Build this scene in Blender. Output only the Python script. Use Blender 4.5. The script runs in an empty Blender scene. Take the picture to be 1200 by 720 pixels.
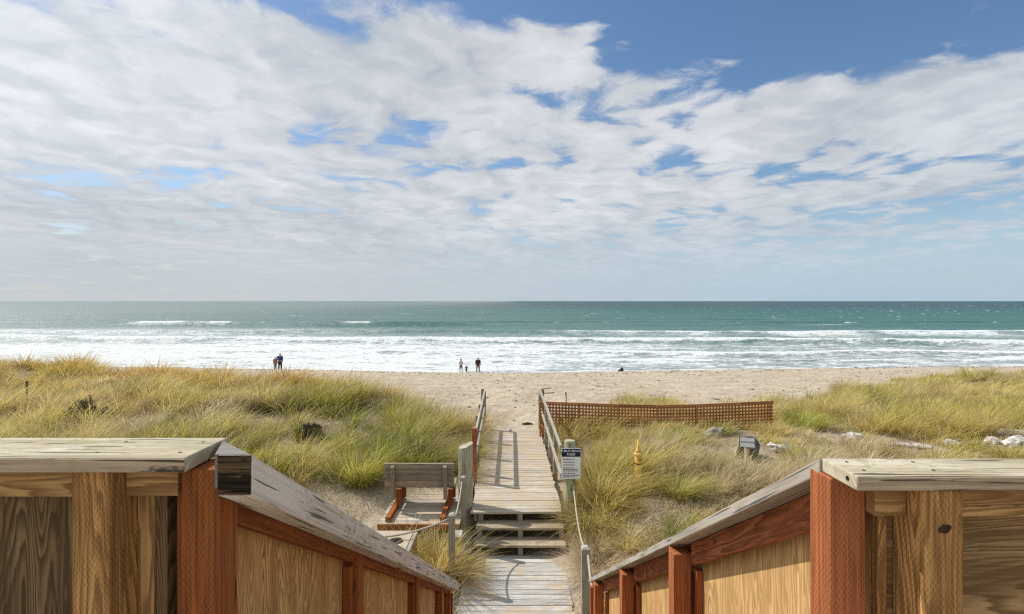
import bpy, bmesh, math, random
import numpy as np
from mathutils import Vector, Matrix, noise as mnoise
random.seed(7); RNG = np.random.default_rng(11)
scene = bpy.context.scene
COL = scene.collection
R = math.radians
CZ = 8.3                    # eye height above the sea (sea level is z = 0)
F0 = 600.0; PX, PY = 604.0, 353.0
S = 0.617                   # slope of the stairs
def at(px, py, d):          # a point of the photograph at depth d
    return Vector(((px - PX) / F0 * d, d, CZ - (py - PY) / F0 * d))
def Z(drop): return CZ - drop

# ------------------------------------------------------------------ objects
def tag(o, label=None, cat=None, group=None, kind=None):
    if label: o['label'] = label
    if cat: o['category'] = cat
    if group: o['group'] = group
    if kind: o['kind'] = kind
    return o
class Thing:
    def __init__(s, name, label, cat, base, group=None, rz=0.0):
        s.base = Vector(base); s.rz = rz
        s.o = bpy.data.objects.new(name, None); COL.objects.link(s.o)
        s.o.empty_display_size = 0.1
        s.o.location = s.base; s.o.rotation_euler = (0, 0, rz)
        tag(s.o, label, cat, group)
    def part(s, name, mb, mat, parent=None, label=None, bevel=0.0, smooth=False):
        # parts are written in world coordinates and stored relative to the thing's base
        o = mb.build(name, mat, s.base, bevel, smooth)
        o.parent = parent or s.o
        if label: o['label'] = label
        return o
def copy_thing(o, parent=None):
    kids = list(o.children)
    c = o.copy(); COL.objects.link(c)
    if parent: c.parent = parent
    for k in kids: copy_thing(k, c)
    return c

class MB:
    def __init__(s):
        s.v = []; s.f = []; s.uv = []; s.rnd = []; s.mi = []
    def face(s, pts, uvs, rnd=0.5, mi=0):
        n = len(s.v); s.v += [tuple(p) for p in pts]
        s.f.append(tuple(range(n, n + len(pts)))); s.uv += uvs; s.rnd.append(rnd); s.mi.append(mi)
    def hexa(s, c, axis=(0, 0, 1), rnd=None, mi=0):
        # c: 8 corners, 0-3 bottom ring, 4-7 top ring (counter-clockwise seen from above)
        c = [Vector(p) for p in c]; ax = Vector(axis).normalized()
        if rnd is None: rnd = random.random()
        ou, ov = random.uniform(0, 40), random.uniform(0, 40)
        n = len(s.v); s.v += [tuple(p) for p in c]
        cen = sum(c, Vector()) / 8
        for q in ((3, 2, 1, 0), (4, 5, 6, 7), (0, 1, 5, 4), (1, 2, 6, 5), (2, 3, 7, 6), (3, 0, 4, 7)):
            nn = (c[q[1]] - c[q[0]]).cross(c[q[2]] - c[q[0]])
            if nn.length < 1e-12: nn = Vector((0, 0, 1))
            nn.normalize()
            if abs(nn.dot(ax)) > 0.8:
                e1 = ax.orthogonal().normalized(); e2 = ax.cross(e1)
                uvs = [((p - cen).dot(e1) * 1.0 + ou + 50, (p - cen).dot(e2) + ov) for p in (c[i] for i in q)]
            else:
                side = nn.cross(ax).normalized(); k = 0.31 * (abs(nn.x) * 3 + abs(nn.y) * 7 + (nn.x + nn.y + nn.z > 0))
                uvs = [((p - cen).dot(ax) + ou, (p - cen).dot(side) + ov + k) for p in (c[i] for i in q)]
            s.f.append(tuple(n + i for i in q)); s.uv += uvs; s.rnd.append(rnd); s.mi.append(mi)
    def box(s, x0, x1, y0, y1, z0, z1, axis='z', rnd=None, M=None, mi=0):
        c = [(x0, y0, z0), (x1, y0, z0), (x1, y1, z0), (x0, y1, z0), (x0, y0, z1), (x1, y0, z1), (x1, y1, z1), (x0, y1, z1)]
        a = {'x': Vector((1, 0, 0)), 'y': Vector((0, 1, 0)), 'z': Vector((0, 0, 1))}[axis]
        if M is not None:
            c = [M @ Vector(p) for p in c]; a = M.to_3x3() @ a
        s.hexa(c, a, rnd, mi)
    def beam(s, p, q, w, h, up=(0, 0, 1), rnd=None):
        p, q = Vector(p), Vector(q); a = (q - p).normalized()
        sd = a.cross(Vector(up))
        sd = sd.normalized() if sd.length > 1e-6 else Vector((1, 0, 0))
        u = sd.cross(a).normalized(); sd *= w / 2; u *= h / 2
        s.hexa([p - sd - u, p + sd - u, q + sd - u, q - sd - u, p - sd + u, p + sd + u, q + sd + u, q - sd + u], a, rnd)
    def slope(s, x0, x1, d0, d1, t0, t1, rnd=None, vert=False):
        # member along the stair slope, plumb cut; t0/t1 = height (over the eye) of bottom/top line at depth 0
        f = lambda x, d, t: (x, d, CZ + t - S * d)
        s.hexa([f(x0, d0, t0), f(x1, d0, t0), f(x1, d1, t0), f(x0, d1, t0), f(x0, d0, t1), f(x1, d0, t1), f(x1, d1, t1), f(x0, d1, t1)], (0, 0, 1) if vert else (0, 1, -S), rnd)
    def tube(s, pts, rad, n=10, cap=True, rnd=0.5):
        pts = [Vector(p) for p in pts]; rads = rad if hasattr(rad, '__len__') else [rad] * len(pts)
        rings = []; L = 0.0; base = len(s.v); nrm = None
        for i, p in enumerate(pts):
            a = (pts[min(i + 1, len(pts) - 1)] - pts[max(i - 1, 0)]).normalized()
            if nrm is None: nrm = a.orthogonal().normalized()
            nrm = (nrm - a * nrm.dot(a)).normalized(); b = a.cross(nrm)
            if i: L += (p - pts[i - 1]).length
            rings.append(L)
            for k in range(n):
                t = 2 * math.pi * k / n
                s.v.append(tuple(p + (nrm * math.cos(t) + b * math.sin(t)) * rads[i]))
        for i in range(len(pts) - 1):
            for k in range(n):
                k2 = (k + 1) % n
                s.f.append((base + i * n + k, base + i * n + k2, base + (i + 1) * n + k2, base + (i + 1) * n + k))
                c = 2 * math.pi * rads[i] / n
                s.uv += [(rings[i], k * c), (rings[i], (k + 1) * c), (rings[i + 1], (k + 1) * c), (rings[i + 1], k * c)]
                s.rnd.append(rnd); s.mi.append(0)
        if cap:
            for i, o in ((0, list(range(n))[::-1]), (len(pts) - 1, list(range(n)))):
                s.f.append(tuple(base + i * n + k for k in o))
                s.uv += [(s.v[base + i * n + k][0] * 1 + 60, s.v[base + i * n + k][1]) for k in o]
                s.rnd.append(rnd); s.mi.append(0)
    def build(s, name, mat, base=(0, 0, 0), bevel=0.0, smooth=False):
        me = bpy.data.meshes.new(name)
        b = Vector(base)
        me.from_pydata([tuple(Vector(p) - b) for p in s.v], [], s.f)
        uv = me.uv_layers.new(name='UVMap')
        uv.data.foreach_set('uv', np.array(s.uv, dtype=np.float32).ravel())
        at_ = me.attributes.new('rnd', 'FLOAT', 'FACE'); at_.data.foreach_set('value', np.array(s.rnd, dtype=np.float32))
        for m in (mat if isinstance(mat, (list, tuple)) else [mat]): me.materials.append(m)
        me.polygons.foreach_set('material_index', np.array(s.mi, dtype=np.int32))
        if smooth: me.polygons.foreach_set('use_smooth', [True] * len(me.polygons))
        me.update()
        o = bpy.data.objects.new(name, me); COL.objects.link(o)
        if bevel:
            m = o.modifiers.new('edge', 'BEVEL'); m.width = bevel; m.segments = 2; m.limit_method = 'ANGLE'; m.angle_limit = R(40)
        return o

# ------------------------------------------------------------------ materials
class NT:
    def __init__(s, nt): s.nt = nt; nt.nodes.clear()
    def n(s, typ, **kw):
        nd = s.nt.nodes.new(typ)
        for k, v in kw.items(): setattr(nd, k, v)
        return nd
    def put(s, sock, v):
        if isinstance(v, bpy.types.NodeSocket): s.nt.links.new(v, sock)
        elif v is not None: sock.default_value = v
    def m(s, op, a, b=None, c=None, clamp=False):
        nd = s.n('ShaderNodeMath', operation=op, use_clamp=clamp)
        for i, v in enumerate((a, b, c)): s.put(nd.inputs[i], v)
        return nd.outputs[0]
    def vm(s, op, a, b=None):
        nd = s.n('ShaderNodeVectorMath', operation=op)
        s.put(nd.inputs[0], a); s.put(nd.inputs[1], b)
        return nd.outputs['Value'] if op in ('DISTANCE', 'LENGTH', 'DOT_PRODUCT') else nd.outputs[0]
    def xyz(s, x=0.0, y=0.0, z=0.0):
        nd = s.n('ShaderNodeCombineXYZ')
        for i, v in enumerate((x, y, z)): s.put(nd.inputs[i], v)
        return nd.outputs[0]
    def sep(s, v):
        nd = s.n('ShaderNodeSeparateXYZ'); s.put(nd.inputs[0], v); return nd.outputs
    def noise(s, v, scale=1.0, detail=4.0, rough=0.5, dist=0.0):
        nd = s.n('ShaderNodeTexNoise'); s.put(nd.inputs['Vector'], v)
        nd.inputs['Scale'].default_value = scale; nd.inputs['Detail'].default_value = detail
        nd.inputs['Roughness'].default_value = rough; nd.inputs['Distortion'].default_value = dist
        return nd.outputs[0]
    def vor(s, v, scale=1.0, feature='F1'):
        nd = s.n('ShaderNodeTexVoronoi', feature=feature); s.put(nd.inputs['Vector'], v); nd.inputs['Scale'].default_value = scale
        return nd.outputs['Distance']
    def ss(s, v, a, b, x=0.0, y=1.0):
        nd = s.n('ShaderNodeMapRange', interpolation_type='SMOOTHSTEP')
        s.put(nd.inputs[0], v)
        for i, q in enumerate((a, b, x, y)): s.put(nd.inputs[i + 1], q)
        return nd.outputs[0]
    def mix(s, f, a, b, mode='MIX'):
        nd = s.n('ShaderNodeMix', data_type='RGBA', blend_type=mode)
        s.put(nd.inputs[0], f)
        for i, v in ((6, a), (7, b)):
            s.put(nd.inputs[i], (*v, 1.0) if isinstance(v, tuple) and len(v) == 3 else v)
        return nd.outputs[2]
    def bump(s, h, strength=0.5, dist=0.01):
        nd = s.n('ShaderNodeBump'); nd.inputs['Strength'].default_value = strength; nd.inputs['Distance'].default_value = dist
        s.put(nd.inputs['Height'], h); return nd.outputs[0]
    def attr(s, name):
        return s.n('ShaderNodeAttribute', attribute_name=name).outputs
    def uv(s):
        return s.n('ShaderNodeUVMap', uv_map='UVMap').outputs[0]
def mat(name):
    m = bpy.data.materials.new(name); m.use_nodes = True
    return m, NT(m.node_tree)
def finish(t, col, rough=0.8, normal=None, spec=0.3, metal=0.0):
    b = t.n('ShaderNodeBsdfPrincipled'); o = t.n('ShaderNodeOutputMaterial')
    t.put(b.inputs['Base Color'], (*col, 1.0) if isinstance(col, tuple) and len(col) == 3 else col)
    t.put(b.inputs['Roughness'], rough); b.inputs['Specular IOR Level'].default_value = spec; b.inputs['Metallic'].default_value = metal
    if normal: t.put(b.inputs['Normal'], normal)
    t.nt.links.new(b.outputs[0], o.inputs[0])
def plain(name, col, rough=0.7, var=0.15, scale=30.0, spec=0.3):
    m, t = mat(name)
    co = t.n('ShaderNodeTexCoord').outputs['Object']
    n = t.noise(co, scale, 4, 0.6)
    finish(t, t.mix(t.ss(n, 0.3, 0.7), tuple(c * (1 - var) for c in col), tuple(min(1, c * (1 + var)) for c in col)), rough, t.bump(n, 0.2, 0.004), spec)
    return m
def wood(name, dark, light, grain=1.0, rings=0.0, incise=False, stain=None, stain_amt=0.0, lichen=0.0, tone=0.25, bump=0.5, cracks=0.0, sandy=0.0, pale=None, flecks=0.0):
    """planks: UV u runs along the grain in metres, v across it"""
    m, t = mat(name)
    uv = t.sep(t.uv()); u, v = uv[0], uv[1]
    fib = t.noise(t.xyz(t.m('MULTIPLY', u, 2.2), t.m('MULTIPLY', v, 95 * grain), 0), 1.0, 5, 0.62, 0.15)
    broad = t.noise(t.xyz(t.m('MULTIPLY', u, 1.1), t.m('MULTIPLY', v, 11), 3.7), 1.0, 4, 0.55, 0.3)
    h = t.m('ADD', t.m('MULTIPLY', fib, 0.6), t.m('MULTIPLY', broad, 0.4))
    if rings:
        field = t.noise(t.xyz(t.m('MULTIPLY', u, 0.55), t.m('MULTIPLY', v, 4.2), 8.1), 1.0, 3.0, 0.42, 0.25)
        wob = t.m('ADD', t.m('MULTIPLY', field, 46.0 * rings), t.m('MULTIPLY', t.noise(t.xyz(t.m('MULTIPLY', u, 5), t.m('MULTIPLY', v, 40), 1), 1.0, 4, 0.6), 1.3))
        ring = t.m('FRACT', wob)
        ring = t.m('MULTIPLY', t.ss(ring, 0.0, 0.85), t.ss(ring, 1.0, 0.80))
        amt = t.ss(t.noise(t.xyz(t.m('MULTIPLY', u, 1.3), t.m('MULTIPLY', v, 9), 17.0), 1.0, 3), 0.3, 0.7, 0.10, 0.42)
        h = t.m('ADD', t.m('MULTIPLY', h, 0.72), t.m('MULTIPLY', t.m('MULTIPLY', ring, amt), 0.75))
    col = t.mix(t.ss(h, 0.28, 0.70), dark, light)
    if pale:
        pn = t.noise(t.xyz(t.m('MULTIPLY', u, 1.6), t.m('MULTIPLY', v, 7), 21.0), 1.0, 5, 0.65)
        col = t.mix(t.m('MULTIPLY', t.ss(pn, 0.45, 0.66), 0.75), col, pale)
    rn = t.attr('rnd')[2]
    k = t.m('ADD', t.m('MULTIPLY', t.m('SUBTRACT', rn, 0.5), tone * 2), 1.0)
    col = t.mix(1.0, col, t.xyz(k, k, k), 'MULTIPLY')
    if stain:
        sn = t.noise(t.xyz(t.m('MULTIPLY', u, 3.0), t.m('MULTIPLY', v, 16), 14.2), 1.0, 6, 0.7, 0.5)
        col = t.mix(t.m('MULTIPLY', t.ss(sn, 0.72 - stain_amt * 0.4, 0.80 - stain_amt * 0.4), 0.85), col, stain)
    if lichen:
        ln = t.noise(t.xyz(t.m('MULTIPLY', u, 24), t.m('MULTIPLY', v, 40), 2.2), 1.0, 6, 0.7)
        lm = t.noise(t.xyz(t.m('MULTIPLY', u, 3), t.m('MULTIPLY', v, 6), 5.2), 1.0, 3, 0.5)
        col = t.mix(t.m('MULTIPLY', t.m('MULTIPLY', t.ss(ln, 0.5, 0.62), t.ss(lm, 0.42, 0.62)), lichen), col, (0.30, 0.27, 0.11))
    height = h
    if flecks:
        fn = t.noise(t.xyz(t.m('MULTIPLY', u, 7), t.m('MULTIPLY', v, 55), 31.0), 1.0, 3, 0.6)
        col = t.mix(t.m('MULTIPLY', t.ss(fn, 0.66, 0.72), flecks), col, (0.36, 0.30, 0.2))
    if cracks:
        cn = t.noise(t.xyz(t.m('MULTIPLY', u, 2.6), t.m('MULTIPLY', v, 70), 44.0), 1.0, 2, 0.4)
        cm = t.ss(cn, 0.61, 0.65)
        col = t.mix(t.m('MULTIPLY', cm, cracks), col, tuple(c * 0.3 for c in dark))
        height = t.m('SUBTRACT', height, t.m('MULTIPLY', cm, 0.6))
    if incise:
        wv = t.m('MULTIPLY', t.m('SUBTRACT', t.noise(t.xyz(t.m('MULTIPLY', u, 9), t.m('MULTIPLY', v, 9), 0), 1.0, 2), 0.5), 0.5)
        b = t.m('ADD', t.m('DIVIDE', v, 0.0068), wv); row = t.m('FLOOR', b)
        a = t.m('ADD', t.m('ADD', t.m('DIVIDE', u, 0.021), t.m('MULTIPLY', t.m('MODULO', row, 2.0), 0.5)), t.m('ADD', wv, t.m('MULTIPLY', t.m('SINE', t.m('MULTIPLY', row, 12.9)), 0.16)))
        fa = t.m('ABSOLUTE', t.m('SUBTRACT', t.m('FRACT', a), 0.5)); fb = t.m('ABSOLUTE', t.m('SUBTRACT', t.m('FRACT', b), 0.5))
        sl = t.m('MULTIPLY', t.ss(fa, 0.27, 0.17), t.ss(fb, 0.24, 0.12))
        wr = t.ss(t.noise(t.xyz(t.m('MULTIPLY', u, 14), t.m('MULTIPLY', v, 30), 9), 1.0, 4, 0.6), 0.36, 0.56, 0.0, 1.0)
        sl = t.m('MULTIPLY', sl, wr)
        col = t.mix(t.m('MULTIPLY', sl, 0.46), col, tuple(c * 0.35 for c in dark))
        height = t.m('SUBTRACT', height, t.m('MULTIPLY', sl, 1.2))
    if sandy:
        co = t.n('ShaderNodeTexCoord').outputs['Object']
        sn = t.noise(co, 1.6, 7, 0.62)
        col = t.mix(t.m('MULTIPLY', t.ss(sn, 0.60 - 0.22 * sandy, 0.72 - 0.2 * sandy), 0.8), col, (0.47, 0.38, 0.265))
    finish(t, col, 0.85, t.bump(height, bump, 0.004), 0.2)
    return m

M = {}
M['cap_pale'] = wood('weathered_cap_pale', (0.25, 0.21, 0.135), (0.60, 0.535, 0.385), stain=(0.12, 0.095, 0.07), stain_amt=0.30, lichen=0.7, tone=0.06, cracks=0.95, pale=(0.66, 0.61, 0.49))
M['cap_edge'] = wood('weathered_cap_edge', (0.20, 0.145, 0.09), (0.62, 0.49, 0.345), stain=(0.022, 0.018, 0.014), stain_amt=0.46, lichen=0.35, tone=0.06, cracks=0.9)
M['cap_grey'] = wood('grey_stair_cap', (0.22, 0.19, 0.155), (0.48, 0.43, 0.37), stain=(0.08, 0.065, 0.05), stain_amt=0.12, lichen=0.3, tone=0.08, cracks=0.8, pale=(0.50, 0.46, 0.41))
M['beam_grey'] = wood('grey_beam', (0.36, 0.305, 0.245), (0.78, 0.705, 0.605), stain=(0.06, 0.048, 0.038), stain_amt=0.24, lichen=0.9, tone=0.06, cracks=0.9, pale=(0.66, 0.60, 0.53))
M['wedge'] = wood('shade_dark_wood', (0.10, 0.09, 0.08), (0.30, 0.275, 0.245), stain=(0.02, 0.018, 0.016), stain_amt=0.3)  # tone lowered so the sunlit level top reads as a shaded sloping face
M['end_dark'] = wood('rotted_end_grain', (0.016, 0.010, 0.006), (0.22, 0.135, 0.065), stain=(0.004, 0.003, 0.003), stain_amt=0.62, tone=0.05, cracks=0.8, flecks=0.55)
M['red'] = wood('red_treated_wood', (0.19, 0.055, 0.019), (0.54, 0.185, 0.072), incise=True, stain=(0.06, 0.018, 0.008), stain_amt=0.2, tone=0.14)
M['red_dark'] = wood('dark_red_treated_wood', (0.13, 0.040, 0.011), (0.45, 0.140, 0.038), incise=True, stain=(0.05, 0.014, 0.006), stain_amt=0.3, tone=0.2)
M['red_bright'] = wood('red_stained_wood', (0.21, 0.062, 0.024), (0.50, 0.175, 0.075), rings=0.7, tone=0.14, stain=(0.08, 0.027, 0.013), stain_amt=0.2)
M['brown'] = wood('brown_treated_wood', (0.23, 0.112, 0.036), (0.66, 0.365, 0.130), rings=0.8, incise=True, tone=0.10, stain=(0.12, 0.055, 0.02), stain_amt=0.15)
M['tan'] = wood('tan_rail_wood', (0.24, 0.125, 0.045), (0.60, 0.37, 0.155), rings=0.7, tone=0.12, stain=(0.10, 0.05, 0.02), stain_amt=0.12)
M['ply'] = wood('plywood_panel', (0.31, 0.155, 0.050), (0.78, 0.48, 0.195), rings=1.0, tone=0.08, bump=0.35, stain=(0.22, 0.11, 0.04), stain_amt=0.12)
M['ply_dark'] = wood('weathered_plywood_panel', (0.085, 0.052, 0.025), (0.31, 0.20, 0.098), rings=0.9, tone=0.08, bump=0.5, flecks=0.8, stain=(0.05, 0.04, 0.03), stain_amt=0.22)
M['plank'] = wood('boardwalk_planks', (0.34, 0.295, 0.24), (0.56, 0.495, 0.41), tone=0.16, cracks=0.5, sandy=0.9, pale=(0.58, 0.53, 0.46))
M['plank_grey'] = wood('grey_walk_planks', (0.33, 0.315, 0.29), (0.55, 0.53, 0.495), tone=0.12, cracks=0.6, sandy=0.55, pale=(0.58, 0.56, 0.52))
M['tread'] = wood('step_treads', (0.22, 0.17, 0.11), (0.46, 0.38, 0.27), tone=0.14, cracks=0.7, sandy=0.45)
M['bench'] = wood('bench_weathered_wood', (0.19, 0.15, 0.105), (0.42, 0.345, 0.25), tone=0.2, cracks=0.5)
M['post_grey'] = wood('grey_post_wood', (0.20, 0.17, 0.12), (0.42, 0.37, 0.28), tone=0.15, cracks=0.6, lichen=0.3)
M['rail_grey'] = wood('grey_handrail_wood', (0.27, 0.235, 0.19), (0.52, 0.47, 0.40), tone=0.15, cracks=0.5)
M['pile'] = wood('green_treated_pile', (0.21, 0.19, 0.115), (0.56, 0.55, 0.38), tone=0.1, cracks=0.95, stain=(0.16, 0.12, 0.07), stain_amt=0.38)
M['ply_soft'] = wood('soft_grain_plywood_panel', (0.44, 0.255, 0.098), (0.76, 0.50, 0.22), rings=0.6, tone=0.08, bump=0.3, stain=(0.36, 0.20, 0.08), stain_amt=0.16)  # plywood with softer grain contrast for the right stair panels
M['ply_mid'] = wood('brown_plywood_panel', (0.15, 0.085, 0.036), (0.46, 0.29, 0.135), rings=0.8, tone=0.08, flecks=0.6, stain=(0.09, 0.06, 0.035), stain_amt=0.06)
M['lattice'] = wood('lattice_red_brown', (0.23, 0.088, 0.034), (0.48, 0.21, 0.09), tone=0.25)
M['hole_shade'] = plain('painted_hole_shade', (0.012, 0.011, 0.010), 0.9)  # near-black discs painted as the shade inside bin, pipe and bolt holes
M['yellow'] = plain('yellow_painted_plastic', (0.74, 0.49, 0.13), 0.55, 0.22, 14)
M['navy'] = plain('navy_sign_paint', (0.012, 0.018, 0.055), 0.5, 0.05)
M['signwhite'] = plain('white_sign_face', (0.84, 0.85, 0.83), 0.45, 0.04)
M['ink'] = plain('black_sign_ink', (0.03, 0.03, 0.035), 0.6, 0.05)
M['white_ink'] = plain('white_sign_ink', (0.82, 0.82, 0.80), 0.6, 0.02)
M['rubber'] = plain('dark_grey_plastic', (0.07, 0.072, 0.075), 0.6, 0.2, 8)
M['steel'] = plain('dark_steel', (0.08, 0.075, 0.07), 0.5, 0.3)
M['teal'] = plain('pale_green_plastic', (0.30, 0.45, 0.38), 0.5, 0.1, 6)
M['driftwood'] = wood('dark_driftwood', (0.03, 0.022, 0.015), (0.09, 0.07, 0.05))
M['bundle'] = plain('black_fabric', (0.02, 0.02, 0.022), 0.8, 0.3)
def rope_mat():
    m, t = mat('twisted_rope'); uv = t.sep(t.uv())
    tw = t.m('FRACT', t.m('ADD', t.m('MULTIPLY', uv[0], 26.0), t.m('MULTIPLY', uv[1], 22.0)))
    g = t.m('MULTIPLY', t.ss(tw, 0.0, 0.25), t.ss(tw, 1.0, 0.75))
    n = t.noise(t.uv(), 60, 3)
    c = t.mix(g, (0.20, 0.155, 0.10), t.mix(n, (0.46, 0.40, 0.30), (0.62, 0.56, 0.45)))
    finish(t, c, 0.9, t.bump(g, 0.9, 0.006), 0.1); return m
M['rope'] = rope_mat()
def rock_mat():
    m, t = mat('pale_rock'); co = t.n('ShaderNodeTexCoord').outputs['Object']
    n = t.noise(co, 7, 7, 0.65); n2 = t.noise(co, 2.2, 3)
    c = t.mix(t.ss(n, 0.35, 0.62), (0.36, 0.32, 0.27), (0.74, 0.71, 0.66))
    c = t.mix(t.m('MULTIPLY', t.ss(n2, 0.55, 0.7), 0.5), c, (0.42, 0.36, 0.29))
    finish(t, c, 0.9, t.bump(n, 0.7, 0.03), 0.2); return m
M['rock'] = rock_mat()

# ------------------------------------------------------------------ noise in numpy
def vnoise(x, y, seed=0):
    x = np.asarray(x, float); y = np.asarray(y, float)
    xi = np.floor(x).astype(np.int64); yi = np.floor(y).astype(np.int64)
    fx = x - xi; fy = y - yi; fx = fx * fx * (3 - 2 * fx); fy = fy * fy * (3 - 2 * fy)
    def h(a, b):
        n = (a * 374761393 + b * 668265263 + seed * 974634777) & 0xFFFFFFFF
        n = ((n ^ (n >> 13)) * 1274126177) & 0xFFFFFFFF
        n = n ^ (n >> 16)
        return (n & 0xFFFFFF) / float(0xFFFFFF)
    return (h(xi, yi) * (1 - fx) + h(xi + 1, yi) * fx) * (1 - fy) + (h(xi, yi + 1) * (1 - fx) + h(xi + 1, yi + 1) * fx) * fy
def fbm(x, y, seed=0, o=4):
    a = 0; w = 0.5; tot = 0
    for i in range(o):
        a = a + w * vnoise(x * 2 ** i + 17.3 * i, y * 2 ** i - 9.1 * i, seed + i); tot += w; w *= 0.5
    return a / tot
def sst(x, a, b):
    t = np.clip((np.asarray(x, float) - a) / (b - a), 0, 1); return t * t * (3 - 2 * t)

# ------------------------------------------------------------------ ground shape
CTRL = np.array([
 # X, depth, drop below the eye
 (0, 3, 4.62), (0, 6, 4.62), (0, 8, 4.62), (0, 9.2, 4.62), (0, 10.4, 4.55), (0, 13, 4.5), (0, 16, 4.45), (0, 17.5, 4.5), (0, 20, 4.72), (0, 25, 5.15), (0, 32, 5.75), (0, 42, 6.7), (0, 52, 7.65),
 (-1.1, 7, 4.6), (-1.1, 8.6, 4.5), (-1.15, 9.8, 4.3), (-1.2, 12, 4.15), (-1.2, 15, 4.1), (1.1, 7, 4.58), (1.15, 8.6, 4.45), (1.2, 9.8, 4.2), (1.2, 12, 4.05), (1.2, 15, 4.05),
 (-1.9, 7.9, 4.48), (-2.4, 9.0, 4.1), (-3.2, 9.4, 4.0), (-3, 7.5, 4.4), (-2, 10.4, 4.1), (-2.6, 11.4, 3.9), (-2.6, 13, 3.72), (-3, 15.5, 3.75), (-3, 18, 3.95), (-3, 21, 4.6), (-3, 26, 5.2),
 (-5, 7, 4.1), (-5, 10, 3.78), (-6, 13.5, 3.55), (-6, 17, 3.5), (-7, 20, 3.5), (-7, 24, 4.5), (-8, 32, 5.6),
 (-9, 7, 3.9), (-10, 11, 3.5), (-11, 15, 3.4), (-12, 19, 3.45), (-13, 22.5, 3.4), (-14, 27, 4.6), (-15, 34, 5.7),
 (-16, 8, 3.7), (-18, 14, 3.45), (-20, 19, 3.45), (-22, 24, 3.25), (-24, 29, 4.4), (-26, 36, 5.6), (-30, 25, 3.25), (-45, 26, 3.2), (-50, 34, 5.0), (-60, 10, 3.3),
 (-25, 46, 6.6), (-26, 54, 7.35), (-60, 46, 6.4), (-60, 54, 7.3), (-16, 54, 7.5), (-10, 46, 7.0),
 (2, 7, 4.2), (2.2, 8.5, 3.95), (2.5, 10.2, 3.75), (2.5, 13, 3.72), (2.5, 16, 3.85), (3, 19, 4.25), (4.5, 22.5, 4.42), (6.2, 22.3, 4.45), (4, 28, 5.3),
 (4, 7, 3.95), (5, 10, 3.8), (5, 12.5, 3.72), (6, 15, 3.85), (7, 18, 4.2), (8, 22, 4.65), (9, 28, 5.35), (10, 36, 6.15),
 (8, 9, 3.9), (9, 13.5, 3.78), (11, 17, 4.05), (13, 22, 4.5), (15, 27, 5.0), (17, 32, 5.6),
 (14, 9, 3.9), (15, 13.5, 3.72), (17, 18, 4.1), (20, 24, 4.6), (22, 29, 4.85), (27, 33, 4.95), (30, 37, 5.7), (34, 44, 6.4),
 (26, 14, 3.8), (30, 24, 4.4), (36, 33, 4.8), (50, 34, 4.7), (60, 14, 3.9), (52, 42, 6.0),
 (20, 52, 7.45), (40, 53, 7.15), (60, 53, 7.1), (20, 42, 6.55),
 (-3, 0, 4.6), (3, 0, 4.5), (-20, 0, 4.2), (20, 0, 4.2), (-60, 0, 3.8), (60, 0, 4.2), (0, -20, 4.5), (40, -30, 4.4), (-40, -30, 4.4)], float)
def _phi(r2): return np.sqrt(r2 + 0.64)
def _rbf():
    P = CTRL[:, :2]; n = len(P)
    A = np.zeros((n + 3, n + 3)); d2 = ((P[:, None] - P[None]) ** 2).sum(-1)
    A[:n, :n] = _phi(d2) - np.eye(n) * 0.02
    A[:n, n] = 1; A[:n, n + 1:] = P; A[n, :n] = 1; A[n + 1:, :n] = P.T
    return np.linalg.solve(A, np.concatenate([CTRL[:, 2], np.zeros(3)]))
WRBF = _rbf()
SHX = [-200, -60, -32, -22, -14, -6, 4, 12, 25, 50, 90, 200]; SHD = [66, 64, 62.0, 61.5, 60.2, 59.4, 59.4, 60.5, 62, 63.2, 64.5, 66]
def shore(X): return np.interp(X, SHX, SHD)
def drop0(X, D):
    X = np.asarray(X, float); D = np.asarray(D, float); sh = X.shape
    x = np.clip(X.ravel(), -62, 62); y = np.clip(D.ravel(), -32, 56); out = np.empty(x.size)
    P = CTRL[:, :2]
    for i in range(0, x.size, 40000):
        a = x[i:i + 40000]; b = y[i:i + 40000]
        k = _phi((a[:, None] - P[None, :, 0]) ** 2 + (b[:, None] - P[None, :, 1]) ** 2)
        out[i:i + 40000] = k @ WRBF[:-3] + WRBF[-3] + WRBF[-2] * a + WRBF[-1] * b
    out = out.reshape(sh)
    s = D - shore(X)
    face = 8.3 + np.where(s < 0, s * 0.14, s * 0.06)
    face = np.minimum(face, 13.0)
    w = sst(s, -7.5, -3.0)
    return out * (1 - w) + face * w
DMX = [-60, -30, -24, -16, -12, -8, -5, -3, -1.5, 1.3, 2.2, 3.3, 5, 6.6, 8, 9.5, 12, 15, 18, 22, 26, 30, 36, 60]
DMV = [29, 28, 27, 25.5, 24.5, 22.5, 21, 19.5, 17.6, 16.3, 17.5, 20.5, 24.5, 23.5, 19.5, 20.5, 24.5, 27, 28.5, 31, 34, 35.5, 37, 38]
def dmax(X): return np.interp(X, DMX, DMV)
def on_walk(X, D):
    a = (np.abs(X) < 0.98) & (D < 17.5)
    b = (X > -2.75) & (X < -0.8) & (D > 8.85) & (D < 11.5)      # bench platform
    c = (X > -2.7) & (X < -1.42) & (D > 7.4) & (D < 8.65)       # bin box
    return a | b | c
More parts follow.
